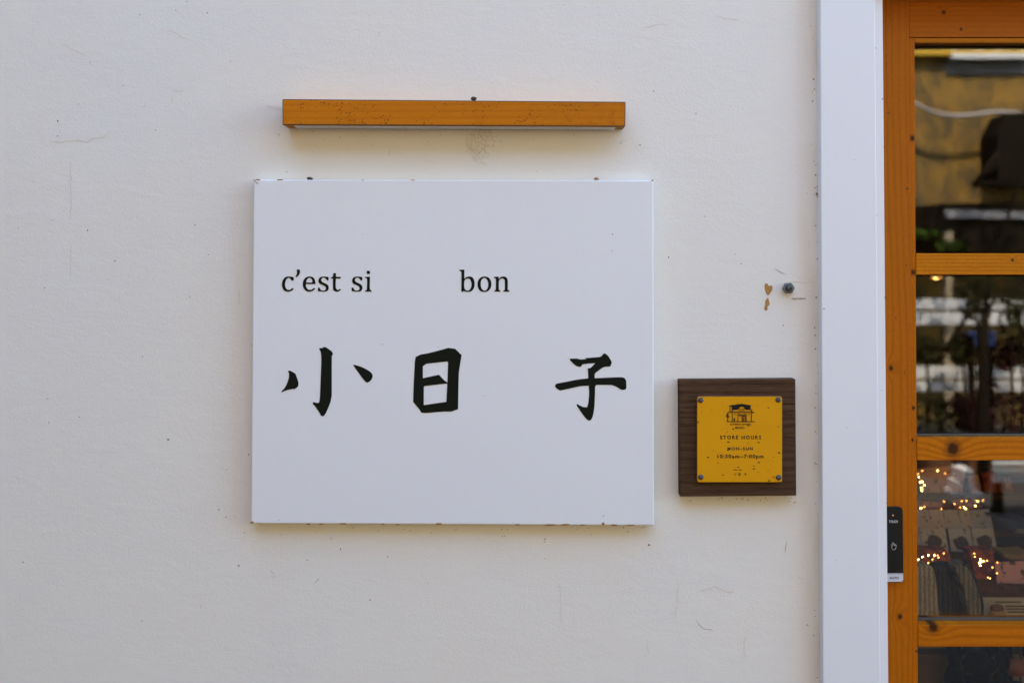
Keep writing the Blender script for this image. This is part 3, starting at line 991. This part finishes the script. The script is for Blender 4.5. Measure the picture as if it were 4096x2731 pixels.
box('top_rail', sl1(z_tr) + .0008, XR - .0005, DY + .0008, DY + DT, z_tr, ZT, M_TOPR, door, .0008)
bx0 = sb1(z_tr)
box('glazing_bead', bx0 + .0008, XR - .0005, DY + .0035, DY + .034, P(3700, 172, DY + .0035).z, P(3700, 153, DY + .0035).z, M_RAIL2, door, .0008)
rails = [(1013.5, 1099, M_RAIL2), (1752.5, 1840, M_RAIL3), (2498, 2585, M_RAIL4)]
zlev = [z_tr]
for y0, y1, m in rails:
    za, zb = P(3800, y0, DY + .002).z, P(3800, y1, DY + .002).z
    box('cross_rail', sb1(za) + .0006, XR - .0005, DY + .002, DY + .06, zb, za, m, door, .0009)
    zlev += [za, zb]
zlow = [.30, .10]
box('bottom_rail', sl1(.2) + .0008, XR - .0005, DY + .002, DY + .06, .032, .22, M_RAIL4, door, .001)
zlev += [.22]
for i in range(4):
    zt, zb = zlev[2 * i], zlev[2 * i + 1]
    box('glass_pane', sl1(zt) + .006, XR + .004, GLASS_Y, GLASS_Y + .006, zb + .0035, zt - .004, M_GLASS, door)
    if i in (1, 2, 3):
        za = zb
        box('gasket_strip', sb1(za) + .001, XR - .001, GLASS_Y - .0085, GLASS_Y - .0005, za + .0005, za + (.0045 if i != 2 else .005), M_GASK, door)
box('track_rail', DOOR_X0, DOOR_X1, DY, DY + .05, .0201, .028, M_BOLT, door)

# touch switch on the stile
M_SWB = simple('black_switch_plastic', (.012, .013, .010), .5, .1, spec=.15)
M_SWS = simple('brushed_silver_label', (.56, .58, .62), .4, .06, 90)
M_SWT = simple('pale_switch_print', (.62, .58, .54), .5, .03)
M_SWL = emit_material('dim_orange_led', (.9, .35, .12), .06)
sw = thing('touch_switch', P(3580, 2325, DY), 'slim black touch switch with a silver strip on the door stile', 'switch')
SWY = DY - .009
pts = [(3540, 2028), (3596, 2027), (3603, 2029), (3609, 2034), (3611, 2042), (3614, 2317), (3612, 2324), (3606, 2327.5), (3540, 2327.5)]
quad_px('switch_plate', pts, SWY, .0088, M_SWB, sw, .0008, -1, 1)
quad_px('silver_strip', [(3541, 2295), (3612.8, 2294.5), (3612.8, 2319), (3607, 2325), (3541, 2325.5)], SWY - .0004, .0006, M_SWS, sw)
quad_px('divider_line', [(3541, 2291.5), (3612.5, 2291), (3612.5, 2292.6), (3541, 2293)], SWY - .0003, .0005, M_SWT, sw)
text_px('printed_word', 'TOUCH', 3555.5, 2080, 3590.5, 2090, SWY, M_SWT, sw, .0003, 1.0, .01)
text_px('printed_word', 'AUTO', 3558, 2305, 3595, 2314.5, SWY - .0004, M_INK, sw, .0003, 1.0, .02)
quad_px('indicator_light', [(3572 + 2.6 * math.cos(i * .785), 2060 + 2.6 * math.sin(i * .785)) for i in range(8)], SWY - .0003, .0005, M_SWL, sw)
hp = [(255, 770), (268, 770), (274, 800), (272, 745), (282, 738), (291, 745), (293, 785), (292, 755), (302, 752), (306, 790), (306, 765), (316, 768), (318, 795), (322, 770), (331, 775),
      (332, 805), (322, 832), (318, 850), (272, 850), (270, 832), (258, 812)]
vs, fs = [], []
hp = [(3500 + x * .25505, 1980 + y * .25505) for x, y in hp]
ribbon(vs, fs, hp + [hp[0]], .75, SWY - .0004)
raw('hand_symbol', vs, fs, M_SWT, sw)

# ------------------------------------------------------------------ goods behind the glass
M_PINE = wood_material('shelf_pine', (.16, .075, .02), (.09, .04, .01), 'x', 250, (), .4, .6)
M_DKSH = simple('dark_shelf', (.035, .03, .022), .7, .3)
shelf = thing('display_shelf', P(3900, 2500, 1.0), 'stepped wooden display shelf holding cards behind the glass door', 'shelf')
XA, XB = P(3560, 2100, .8).x, P(4096, 2100, .8).x + .35


def board_at(py, Y, depth, mat=None, th=.016):
    z = P(3800, py, Y).z
    return box('shelf_board', XA, XB, Y - .03, Y - .03 + depth, z - th, z - .0005, mat or M_PINE, shelf, .001)


board_at(1969, 1.12, .20)
board_at(2112, .96, .155)
board_at(2206, .84, .115)
board_at(2352, .62, .185)
box('shelf_back', XA, XB, 1.30, 1.315, .05, P(3800, 1840, 1.1).z, M_DKSH, shelf)
box('shelf_side', XB, XB + .015, .60, 1.315, .05, P(3800, 1950, 1.1).z, M_DKSH, shelf)
box('shelf_side', XA - .015, XA - .0005, .60, 1.315, .05, P(3800, 1950, 1.1).z, M_DKSH, shelf)
box('shelf_front', XA, XB, .64, .65, .05, P(3800, 2600, .64).z, simple('grey_panel', (.26, .24, .18), .8, .15), shelf)


def card_mat(name, c, blot, sc=26, thr=.52):
    k = NT(name)
    v = k.pos()
    n = k.noise(v, sc, 3)
    cc = k.mix(k.ramp(n, (thr, 0.0), (thr + .05, 1.0)), c, blot)
    n2 = k.noise(k.pos((1, 1, 1), (4, 2, 1)), sc * .7, 2)
    cc = k.mix(k.ramp(n2, (.66, 0.0), (.70, .8)), cc, tuple(x * .3 for x in blot))
    return k.done(cc, .6)


def card(name, pts, Y, mat, label, group=None, lean=.02, cat='card', th=.002):
    front = [P(x, y, Y) for x, y in pts]
    zmin = min(p.z for p in front)
    zmax = max(p.z for p in front)
    front = [Vector((p.x, p.y + lean * (p.z - zmin) / (zmax - zmin), p.z)) for p in front]
    o = prism(name, front, th, mat, None)
    return tag(o, label, cat, group)


M_C1 = card_mat('kraft_pink_card', (.66, .40, .30), (.16, .09, .03), 70, .62)
M_C2 = card_mat('grey_printed_card', (.70, .66, .60), (.18, .10, .06), 75, .60)
M_C3 = card_mat('bluegrey_printed_card', (.60, .63, .64), (.15, .10, .06), 70, .62)
M_C4 = card_mat('pink_printed_card', (.75, .42, .42), (.12, .06, .06), 55, .58)
M_RED = card_mat('red_printed_wrap', (.46, .09, .04), (.2, .03, .015), 45, .5)
M_ORA = card_mat('orange_wrap', (.45, .16, .04), (.2, .06, .01), 40, .5)
card('folded_card', [(3671, 1880), (3877, 1862), (3850, 1969), (3687, 1969)], 1.10, M_C1, 'wide pinkish brown card with dark dots on the top shelf tier')
card('paper_tag', [(3672, 2010), (3806, 2016), (3806, 2038), (3672, 2038)], .99, M_ORA, 'flat orange wrapped packet below the brown dotted card', cat='packet', lean=.01, th=.02)
card('paper_tag', [(3815, 2005), (3925, 2000), (3928, 2032), (3820, 2039)], .99, M_ORA, 'bright orange wrapped packet lit by fairy lights', cat='packet', lean=.01, th=.02)
for i, (a, b, y) in enumerate(((3886, 3926, 1908), (3938, 3990, 1897), (4000, 4052, 1915))):
    card('small_packet', [(a, y), (b, y - 3), (b + 1, 1969), (a + 1, 1969)], 1.12, (M_C1, M_RED, M_ORA)[i],
         ['slim pinkish packet beside the wide dotted card', 'red packet between the slim packet and an orange one', 'orange packet at the end of the top tier'][i], cat='packet', th=.012)
M_MOTIF = simple('dark_print', (.10, .07, .045), .7, .5, 60)
row2 = [(3660, 3722, M_C2), (3726, 3780, M_C2), (3784, 3842, M_C3), (3846, 3890, M_C2), (3893, 3968, M_C3)]
for i, (a, b, m) in enumerate(row2):
    card('greeting_card', [(a, 2046), (b, 2044 - 2 * (i == 4)), (b + 6, 2111), (a + 2, 2111)], .95, m,
         ['grey printed card on the middle tier beside the door stile', 'grey card with brown print on the middle tier', 'blue grey card in the middle of the upper row',
          'narrow grey card next to the widest blue grey card', 'widest blue grey card at the open end of the upper row'][i])
row3 = [(3664, 3686, M_C2), (3690, 3792, M_C2), (3804, 3893, M_C3), (3898, 3986, M_C3)]
for i, (a, b, m) in enumerate(row3):
    o = card('greeting_card', [(a, 2120), (b, 2119), (b + 3, 2205), (a + 2, 2205)], .83, m,
             ['cut off grey card against the door stile on the lower tier', 'wide grey card with brown figures on the lower tier', 'blue grey card with a dark motif between two cards',
              'blue grey card with a round motif at the row end'][i])
    if i:
        zs = [v.co.z for v in o.data.vertices]
        c = P((a + b) / 2 + 2, 2168 + 6 * (i == 2), .83)
        dm = []
        for t in range(14):
            f = 1 + .28 * noise.noise(Vector((t * .9, i * 3.1, 0)))
            z = c.z + .019 * f * math.sin(t * .4488)
            dm.append(Vector((c.x + .023 * f * math.cos(t * .4488), .83 + .02 * (z - min(zs)) / (max(zs) - min(zs)) - .0015, z)))
        attach(prism('printed_motif', dm, .001, M_MOTIF, None), o)
card('wrapped_box', [(3668, 2209), (3802, 2209), (3815, 2262), (3668, 2268)], .70, M_RED, 'dark red wrapped box under the fairy lights', cat='box', th=.05)
card('wrapped_box', [(3892, 2209), (3986, 2209), (3992, 2330), (3905, 2330)], .70, M_RED, 'red wrapped box beside the pink card', cat='box', th=.05)
card('picture_card', [(3986, 2252), (4120, 2246), (4120, 2346), (3992, 2352)], .66, M_C4, 'pink card with a dark picture standing on the wooden shelf', lean=.01)
card('small_block', [(4016, 2344), (4078, 2346), (4078, 2368), (4018, 2372)], .60, M_PINE, 'small brown wooden block lying before the pink card', cat='block', lean=0, th=.03)
# notice with printed lines
notice = thing('paper_notice', P(4050, 2478, .57), 'grey paper notice with printed lines hanging below the wooden shelf', 'notice')
M_NOTE = simple('notice_paper', (.62, .60, .52), .8, .05)
slab_px('sheet', 3920, 2389, 4140, 2500, .575, .002, M_NOTE, notice)
for i, y in enumerate((2404, 2421, 2432, 2444, 2460)):
    slab_px('text_line', (3982, 4020, 4022, 4030, 4022)[i], y, (4085, 4120, 4110, 4120, 4115)[i], y + 5, .574, .0009, M_DKSH, notice)

# knitted pouches: ribbed tall shapes
def knit(name, c):
    k = NT(name)
    v = k.pos()
    w = k.n('ShaderNodeTexWave', wave_type='BANDS', bands_direction='X')
    w.inputs['Scale'].default_value = 26
    w.inputs['Distortion'].default_value = 3
    w.inputs['Detail Scale'].default_value = 6
    k.l(v, w.inputs['Vector'])
    cc = k.mix(w.outputs['Fac'], tuple(x * .55 for x in c), c)
    nb = k.bump(w.outputs['Fac'], .006)
    return k.done(cc, .9, nb)


for nm, pts, Y, m, lab in (
        ('knitted_pouch', [(3660, 2285), (3676, 2262), (3720, 2262), (3738, 2280), (3752, 2400), (3760, 2560), (3672, 2560), (3664, 2420)], .44, knit('cream_knit', (.72, .63, .48)), 'cream ribbed knitted pouch next to the door stile'),
        ('knitted_pouch', [(3728, 2290), (3745, 2270), (3800, 2262), (3838, 2275), (3862, 2360), (3880, 2450), (3890, 2560), (3764, 2560), (3752, 2420)], .47, knit('charcoal_knit', (.072, .066, .05)), 'charcoal knitted pouch between the cream and the pale grey one'),
        ('knitted_pouch', [(3820, 2270), (3850, 2255), (3875, 2262), (3895, 2295), (3915, 2350), (3928, 2410), (3930, 2560), (3880, 2560), (3872, 2440), (3850, 2340)], .43, knit('grey_knit', (.40, .39, .33)), 'pale grey knitted pouch with curved edge beside the paper notice')):
    front = [P(p[0], p[1], Y) for p in smooth_path(pts, 3)]
    o = prism(nm, front, .045, m, None, .006, -1, 2, True)
    tag(o, lab, 'pouch', 'knitted pouches on the shelf front')
tube_pts = [P(x, y, .40) for x, y in ((3852, 2254), (3872, 2262), (3900, 2310), (3922, 2370), (3931, 2420), (3929, 2478), (3928, 2560))]
tag(tube('cord_handle', tube_pts, .0035, simple('dark_cord', (.05, .05, .045), .8), None), 'dark cord curving along the pale grey knitted pouch', 'cord')

# bread-like figurine before the notice
fig = thing('small_figurine', P(4000, 2500, .52), 'small cream figurine with a brown cap in front of the notice', 'figurine')
for nm, x, y, rx, rz, m in (('body', 3993, 2470, .024, .030, simple('cream_clay', (.45, .32, .17), .6)), ('cap', 3988, 2431, .018, .011, simple('brown_clay', (.20, .09, .015), .6))):
    bm = bmesh.new()
    bmesh.ops.create_uvsphere(bm, u_segments=16, v_segments=10, radius=1)
    c = P(x, y, .53)
    for v in bm.verts: v.co = c + Vector((v.co.x * rx, v.co.y * rx * .8, v.co.z * rz))
    from_bm(nm, bm, m, fig, True)

# tray on the shelf at the right
tray = thing('blue_tray', P(4060, 2130, .95), 'dusky blue cloth tray on the dark shelf end', 'tray')
quad_px('cloth', [(3982, 2072), (4130, 2082), (4130, 2118), (4068, 2130)], .80, .08, simple('blue_cloth', (.05, .075, .14), .8), tray, .004)
quad_px('rim', [(4072, 2118), (4130, 2116), (4130, 2132), (4068, 2133)], .79, .07, simple('grey_cloth', (.25, .25, .25), .8), tray, .003)
bowl = quad_px('yellow_bowl_rim', [(4012, 2212), (4060, 2220), (4130, 2215), (4130, 2238), (4050, 2240), (4020, 2230)], .72, .08, simple('straw', (.42, .28, .09), .7), None, .004)
tag(bowl, 'shallow straw coloured basket above the pink card', 'basket')

# figures below the lowest rail
M_PLUSH = simple('dark_plush', (.008, .0075, .005), .95, .3, 90, .003, spec=.05)
for i, (px, py, rx, rz, lab) in enumerate(((3818, 2668, .028, .065, 'tall dark plush toy below the lowest visible door rail'), (3920, 2700, .06, .05, 'broad dark plush toy between tall toy and round one'),
                                           (4010, 2688, .028, .055, 'dark plush toy with pale face near the floor panel'), (4070, 2712, .045, .04, 'round brown plush toy beside the pale faced one'))):
    t = thing('plush_toy', P(px, py + 60, .55), lab, 'toy', 'plush toys behind the lower pane')
    for nm, dx, dz, sx, sz in (('body', 0, -.05, 1.0, 1.0), ('head', .0, .03, .7, .55), ('ear', -.5, .07, .22, .4), ('ear', .5, .07, .22, .4)):
        bm = bmesh.new()
        bmesh.ops.create_uvsphere(bm, u_segments=14, v_segments=8, radius=1)
        c = P(px, py, .55) + Vector((dx * rx, 0, dz))
        for v in bm.verts: v.co = c + Vector((v.co.x * rx * sx, v.co.y * rx * sx, v.co.z * rz * sz))
        from_bm(nm, bm, M_PLUSH if not (i == 3 and nm == 'head') else simple('brown_plush', (.25, .09, .05), .9), t, True)
low = thing('lower_rack', P(3900, 2600, .58), 'dark rack with thin uprights below the lowest visible door rail', 'rack')
slab_px('rack_board', 3640, 2592, 4140, 2616, .58, .05, M_DKSH, low)
slab_px('rack_lip', 3640, 2584, 3850, 2592, .575, .03, simple('bluish_lip', (.16, .17, .19), .5), low)
for x in (3860, 3960, 4048, 4082):
    slab_px('upright', x, 2560, x + 5, 2790, .572, .006, simple('upright_wood', (.09, .07, .045), .7) if x == 3860 else bpy.data.materials['upright_wood'], low)

# fairy lights
M_BULB = emit_material('warm_bulb', (1.0, .56, .17), 6)
M_BULB2 = emit_material('amber_bulb', (1.0, .40, .10), 2.2)
M_WIRE = simple('thin_wire', (.05, .03, .015), .6)


def light_string(pts, Y, label):
    t = thing('fairy_light_string', P(pts[0][0], pts[0][1], Y), label, 'string lights')
    tube('wire', [P(p[0], p[1], Y + .004) for p in pts], .0008, M_WIRE, t, 4)
    for x, y, b in pts:
        bm = bmesh.new()
        bmesh.ops.create_icosphere(bm, subdivisions=1, radius=.0015 if b else .0013)
        c = P(x, y, Y)
        for v in bm.verts: v.co += c
        from_bm('bulb', bm, M_BULB if b else M_BULB2, t, True)
    return t


light_string([(3672, 1896, 0), (3675, 1908, 1), (3681, 1928, 1), (3690, 1926, 1), (3697, 1939, 1), (3686, 1950, 1), (3688, 1960, 1)], 1.0, 'bright fairy lights bunched at the edge of the brown dotted card')
light_string([(3689, 1883, 0), (3750, 1882, 1), (3780, 1893, 0)], 1.0, 'three fairy lights across the brown dotted card')
light_string([(3684, 2031, 1), (3697, 2026, 0), (3766, 2035, 0), (3776, 2005, 0)], .90, 'sparse fairy lights over the flat orange packet')
light_string([(3818, 2015, 0), (3847, 2003, 0), (3866, 2002, 0), (3840, 2029, 0), (3856, 2027, 1), (3862, 2034, 1), (3901, 2022, 1), (3910, 2004, 1), (3932, 2000, 0)], .90, 'fairy lights over the bright orange packet')
light_string([(3673, 2237, 1), (3690, 2226, 1), (3714, 2220, 1), (3738, 2220, 1), (3750, 2220, 0), (3754, 2228, 0), (3730, 2237, 0), (3745, 2248, 1), (3752, 2254, 0), (3760, 2262, 0), (3713, 2250, 0),
              (3781, 2268, 1), (3797, 2262, 0), (3812, 2261, 1), (3775, 2212, 0)], .62, 'cluster of fairy lights on the dark red box')
light_string([(3897, 2213, 0), (3899, 2226, 0), (3921, 2236, 1), (3924, 2246, 1), (3918, 2250, 1), (3922, 2260, 1), (3934, 2243, 1), (3948, 2241, 0), (3990, 2248, 0), (3970, 2268, 0), (3952, 2309, 0), (3960, 2312, 0), (3988, 2291, 0)], .62, 'brightest fairy lights beside the pink card')
light_string([(3737, 1110, 1), (3742, 1114, 1), (3752, 1112, 1), (3728, 1110, 0), (3765, 1112, 0)], 2.4, 'small glowing lamps deep inside the shop under the upper rail')

# ------------------------------------------------------------------ across the lane (seen mirrored in the door glass)
def facade_mat():
    k = NT('leaf_shaded_ochre_render')
    v = k.pos()
    a = k.noise(v, 2.6, 6, .65)
    b = k.noise(k.pos((1, 1, .6)), 5, 6, .7)
    c = k.mix(k.ramp(a, (.35, 0.0), (.7, 1.0)), (.36, .195, .028), (.26, .145, .032))
    c = k.mix(k.ramp(b, (.42, 0.0), (.60, .95)), c, (.085, .066, .028))  # dark blotches paint dappled leaf shade into the render
    return k.done(c, .9, k.bump(b, .01))


FL = 7.4
house = thing('ochre_house', (4, -FL, 0), 'ochre house across the lane with painted leaf shade', 'house')
M_FAC = facade_mat()
box('facade', -9, 12, -FL - 6, -FL, 0, 4.3, M_FAC, house)
box('sky_block_storey', -9, 12, -FL - 6, -FL - .02, 4.3005, 8.2, simple('dark_block_cladding', (.10, .07, .035), .9, .3, 2), house)  # dark storey added to block the low sky and deepen wall shadows
box('cornice', -9, 12, -FL + .0005, -FL + .10, Q(3700, 228, FL).z, Q(3700, 207, FL).z, simple('yellow_cornice', (.70, .42, .03), .8, .1), house)
M_WHT = simple('white_timber_paint', (.78, .77, .74), .6, .05)
M_GPN = simple('dark_window_pane', (.05, .08, .06), .2, .2)
wx0, wx1 = Q(3787, 200, FL).x, Q(4090, 200, FL).x
wz0, wz1 = Q(3800, 243, FL).z, Q(3800, 60, FL).z
win = box('window', wx0, wx1, -FL + .001, -FL + .04, wz0, wz1, M_GPN, house)
for a, b, c, d in ((0, .07, 0, 1), (.93, 1, 0, 1), (.34, .42, 0, 1), (.60, .66, 0, 1)):
    o = box('window_frame', wx0 + (wx1 - wx0) * a, wx0 + (wx1 - wx0) * b, -FL + .041, -FL + .09, wz0 + .052, wz1, M_WHT); o.parent = win; o.matrix_parent_inverse = Matrix.Identity(4)
o = box('window_sill', wx0, wx1, -FL + .041, -FL + .12, wz0, wz0 + .05, M_WHT); o.parent = win
ap = box('grey_shaded_band', Q(3780, 260, FL).x, 8, -FL + .0008, -FL + .02, Q(3800, 300, FL).z, wz0 - .001, simple('grey_shaded_render', (.16, .15, .13), .9, .3, 3), house)  # grey roughcast strip, shadow below the window put into its colour
M_CAB = simple('grey_cable', (.42, .37, .33), .6)
cab = tube('overhead_cable', [Q(x, y, FL - .25) for x, y in ((3500, 340), (3620, 398), (3657, 414), (3700, 437), (3760, 458), (3820, 465), (3900, 460), (3980, 448), (4060, 452), (4200, 470))], .022, M_CAB, None)
tag(cab, 'sagging grey cable strung along the ochre house', 'cable')
M_DRK = simple('dark_painted_metal', (.016, .013, .008), .95, .2, spec=.05)
ac = thing('wall_cabinet', Q(4060, 730, FL), 'dark cabinet on a slanted bracket on the ochre house', 'cabinet')
prism('cabinet', [Q(x, y, FL - .35) for x, y in ((3990, 540), (4030, 455), (4300, 430), (4300, 720), (3995, 722))][::-1], -.34, M_DRK, ac)
for a, b in (((3895, 748), (3995, 610)), ((3905, 735), (4200, 740)), ((3940, 700), (4010, 650))):
    tube('bracket_arm', [Q(*a, FL - .34), Q(*b, FL - .34)], .032, M_DRK, ac)
aw = thing('dark_awning', Q(3900, 960, FL - 1), 'dark awning with a white valance on the ochre house', 'awning')
L2 = FL - 1.0
prism('awning_cloth', [Q(x, y, L2) for x, y in ((3720, 905), (3760, 815), (4400, 800), (4400, 1010), (3810, 1010), (3805, 925), (3722, 922))][::-1], -.9, M_DRK, aw)
prism('white_valance', [Q(x, y, L2 - .02) for x, y in ((3777, 838), (4400, 858), (4400, 880), (3780, 872))][::-1], .015, simple('dusty_white_cloth', (.34, .32, .31), .8, .3, 8), aw)
slabq = prism('awning_post', [Q(x, y, L2 - .01) for x, y in ((3780, 925), (3812, 925), (3812, 1800), (3780, 1800))][::-1], -.06, simple('cream_post', (.42, .33, .2), .8), aw)

cl = thing('climbing_plant', (Q(3760, 1800, L2 - .1).x, -L2 + .1, 0), 'bright green climbing plant at the awning post', 'plant')
M_LEAF3 = simple('bright_leaf', (.07, .12, .015), .7, .4, 20, spec=.1)
for i, (px, py, rx, rz) in enumerate(((3790, 985, .09, .05), (3700, 940, .13, .05), (3835, 990, .06, .05))):
    leaves('foliage', Q(px, py, L2 - .1), (rx, rx, rz), 130, .03, M_LEAF3, cl, 90 + i)
tube('stem', [Q(3770, 1800, L2 - .1), Q(3772, 1300, L2 - .1), Q(3785, 980, L2 - .1)], .012, M_DRK, cl, 5)

# low white fence with shrubs, in the sun
L3 = 5.6
fence = thing('white_board_fence', (Q(3900, 1500, L3).x, -L3, 0), 'low white board fence across the lane', 'fence')
for y0, y1 in ((1196, 1238), (1250, 1298), (1466, 1513), (1526, 1566)):
    a, b = Q(3500, y1, L3), Q(4500, y0, L3)
    box('fence_board', a.x, b.x, -L3 - .03, -L3, a.z, b.z, M_WHT, fence, .003)
for px in (3560, 3945, 4330):
    a = Q(px, 1180, L3)
    box('fence_post', a.x - .04, a.x + .04, -L3 - .09, -L3 - .031, 0, a.z, simple('fence_post_paint', (.25, .12, .05), .8), fence)
M_LEAF = simple('dark_leaf', (.030, .032, .010), .8, .5, 20, spec=.1)
M_LEAF2 = simple('maroon_leaf', (.04, .014, .012), .8, .5, 20, spec=.1)
M_SOIL = simple('terracotta', (.20, .08, .035), .8, .2)
shr = [(3705, 1400, .17, .10, M_LEAF, 'small green shrub in a pot by the white board fence'), (3850, 1400, .10, .12, M_LEAF, 'slim green shrub in a pot before the white board fence'),
       (3905, 1190, .16, .18, M_LEAF, 'tall green shrub in a pot before the white board fence'), (4040, 1420, .13, .14, M_LEAF2, 'maroon shrub in a pot before the white board fence'), (3750, 1660, .22, .17, M_LEAF, 'low spreading green shrub in a pot on the lane'),
       (3880, 1650, .16, .16, M_LEAF2, 'low maroon shrub in a pot on the lane'), (4010, 1640, .26, .20, M_LEAF2, 'broad maroon shrub in a pot on the lane'), (4080, 1250, .15, .28, M_LEAF, 'leggy green shrub in a pot at the fence end')]
for i, (px, py, rx, rz, m, lab) in enumerate(shr):
    L = L3 - .35 - .12 * (i % 3)
    c = Q(px, py, L)
    t = thing('potted_shrub', (c.x, c.y, 0), lab, 'shrub', 'potted shrubs across the lane')
    leaves('foliage', c, (rx, rx * .8, rz), 300, .032, m, t, 20 + i)
    tube('stem', [(c.x, c.y, .2), (c.x + .02, c.y, (c.z + .2) / 2), (c.x, c.y, c.z)], .012, M_DRK, t, 5)
    bm = bmesh.new()
    bmesh.ops.create_cone(bm, cap_ends=True, segments=14, radius1=.10, radius2=.14, depth=.24)
    for v in bm.verts: v.co += Vector((c.x, c.y, .121))
    from_bm('pot', bm, M_SOIL, t)
M_BLUE = simple('blue_plastic', (.01, .035, .15), .6, .1)
for px0, px1, lab in ((3884, 3908, 'narrow blue plastic crate on the fence shelf'), (3950, 3982, 'wide blue plastic crate on the fence shelf')):
    cr = thing('blue_crate', Q(px0, 1390, L3 - .1), lab, 'crate')
    a, b = Q(px0, 1390, L3 - .1), Q(px1, 1338, L3 - .1)
    box('crate_shell', a.x, b.x, a.y - .08, a.y, a.z, b.z, M_BLUE, cr, .004)
    box('crate_rim', a.x - .01, b.x + .01, a.y - .09, a.y + .01, b.z + .0005, b.z + .02, M_BLUE, cr, .003)
    box('crate_foot', a.x + .01, b.x - .01, a.y - .07, a.y - .01, .0, a.z - .0005, M_DRK, cr)

# young street tree with a forked dark trunk
tree = thing('street_tree', (Q(3930, 1700, 4.6).x, -4.6, 0), 'young forked street tree across the lane', 'tree')
TL = 4.6
tube('trunk', [Q(3935, 1960, TL), Q(3932, 1700, TL), Q(3935, 1400, TL), Q(3940, 1250, TL)], .045, M_DRK, tree, 8, .03)
for pts in ([(3938, 1260), (3960, 1120), (4010, 960), (4080, 700), (4120, 300)], [(3780, 1400), (3850, 1290), (3935, 1180), (3965, 1110)], [(3940, 1260), (3990, 1180), (4075, 1150), (4180, 1000)],
            [(3985, 1030), (4060, 1010), (4180, 940)]):
    q = [Q(x, y, TL) for x, y in pts]
    tube('branch', q, .016, M_DRK, tree, 6, .009)
top = Q(3980, 40, TL)
for i in range(5):
    leaves('crown', top + Vector((rw.uniform(-.8, .9), rw.uniform(-.7, .7), .7 + rw.uniform(-.2, .9))), (.6, .6, .45), 500, .05, M_LEAF, tree, 60 + i)

# slatted bench in the sun near the shop
BL = 4.0
bench = thing('white_slatted_bench', (Q(4050, 1990, BL).x, -BL, 0), 'white slatted bench across the lane', 'bench')
for y0, y1 in ((1846, 1862), (1876, 1890), (1898, 1912), (1916, 1930)):
    a, b = Q(3975, y1, BL), Q(4500, y0, BL)
    box('slat', a.x, b.x, -BL - .025, -BL, a.z, b.z, M_WHT, bench, .002)
for px in (3990, 4250, 4480):
    a = Q(px, 1840, BL)
    box('leg', a.x, a.x + .05, -BL - .08, -BL - .026, 0, a.z, M_DRK, bench)
for i, (x0, x1, y0, y1) in enumerate(((3850, 3895, 1880, 1925), (3835, 3900, 1932, 1965), (3822, 3932, 1972, 1990))):
    a, b = Q(x0, y1, BL), Q(x1, y0, BL)
    o = box('white_box', a.x, b.x, -BL - .16, -BL, a.z, b.z, M_WHT, None, .003)
    tag(o, ['small white box on top of a stack beside the bench', 'middle white box of the stack beside the bench', 'widest white box at the stack foot beside the bench'][i], 'box')
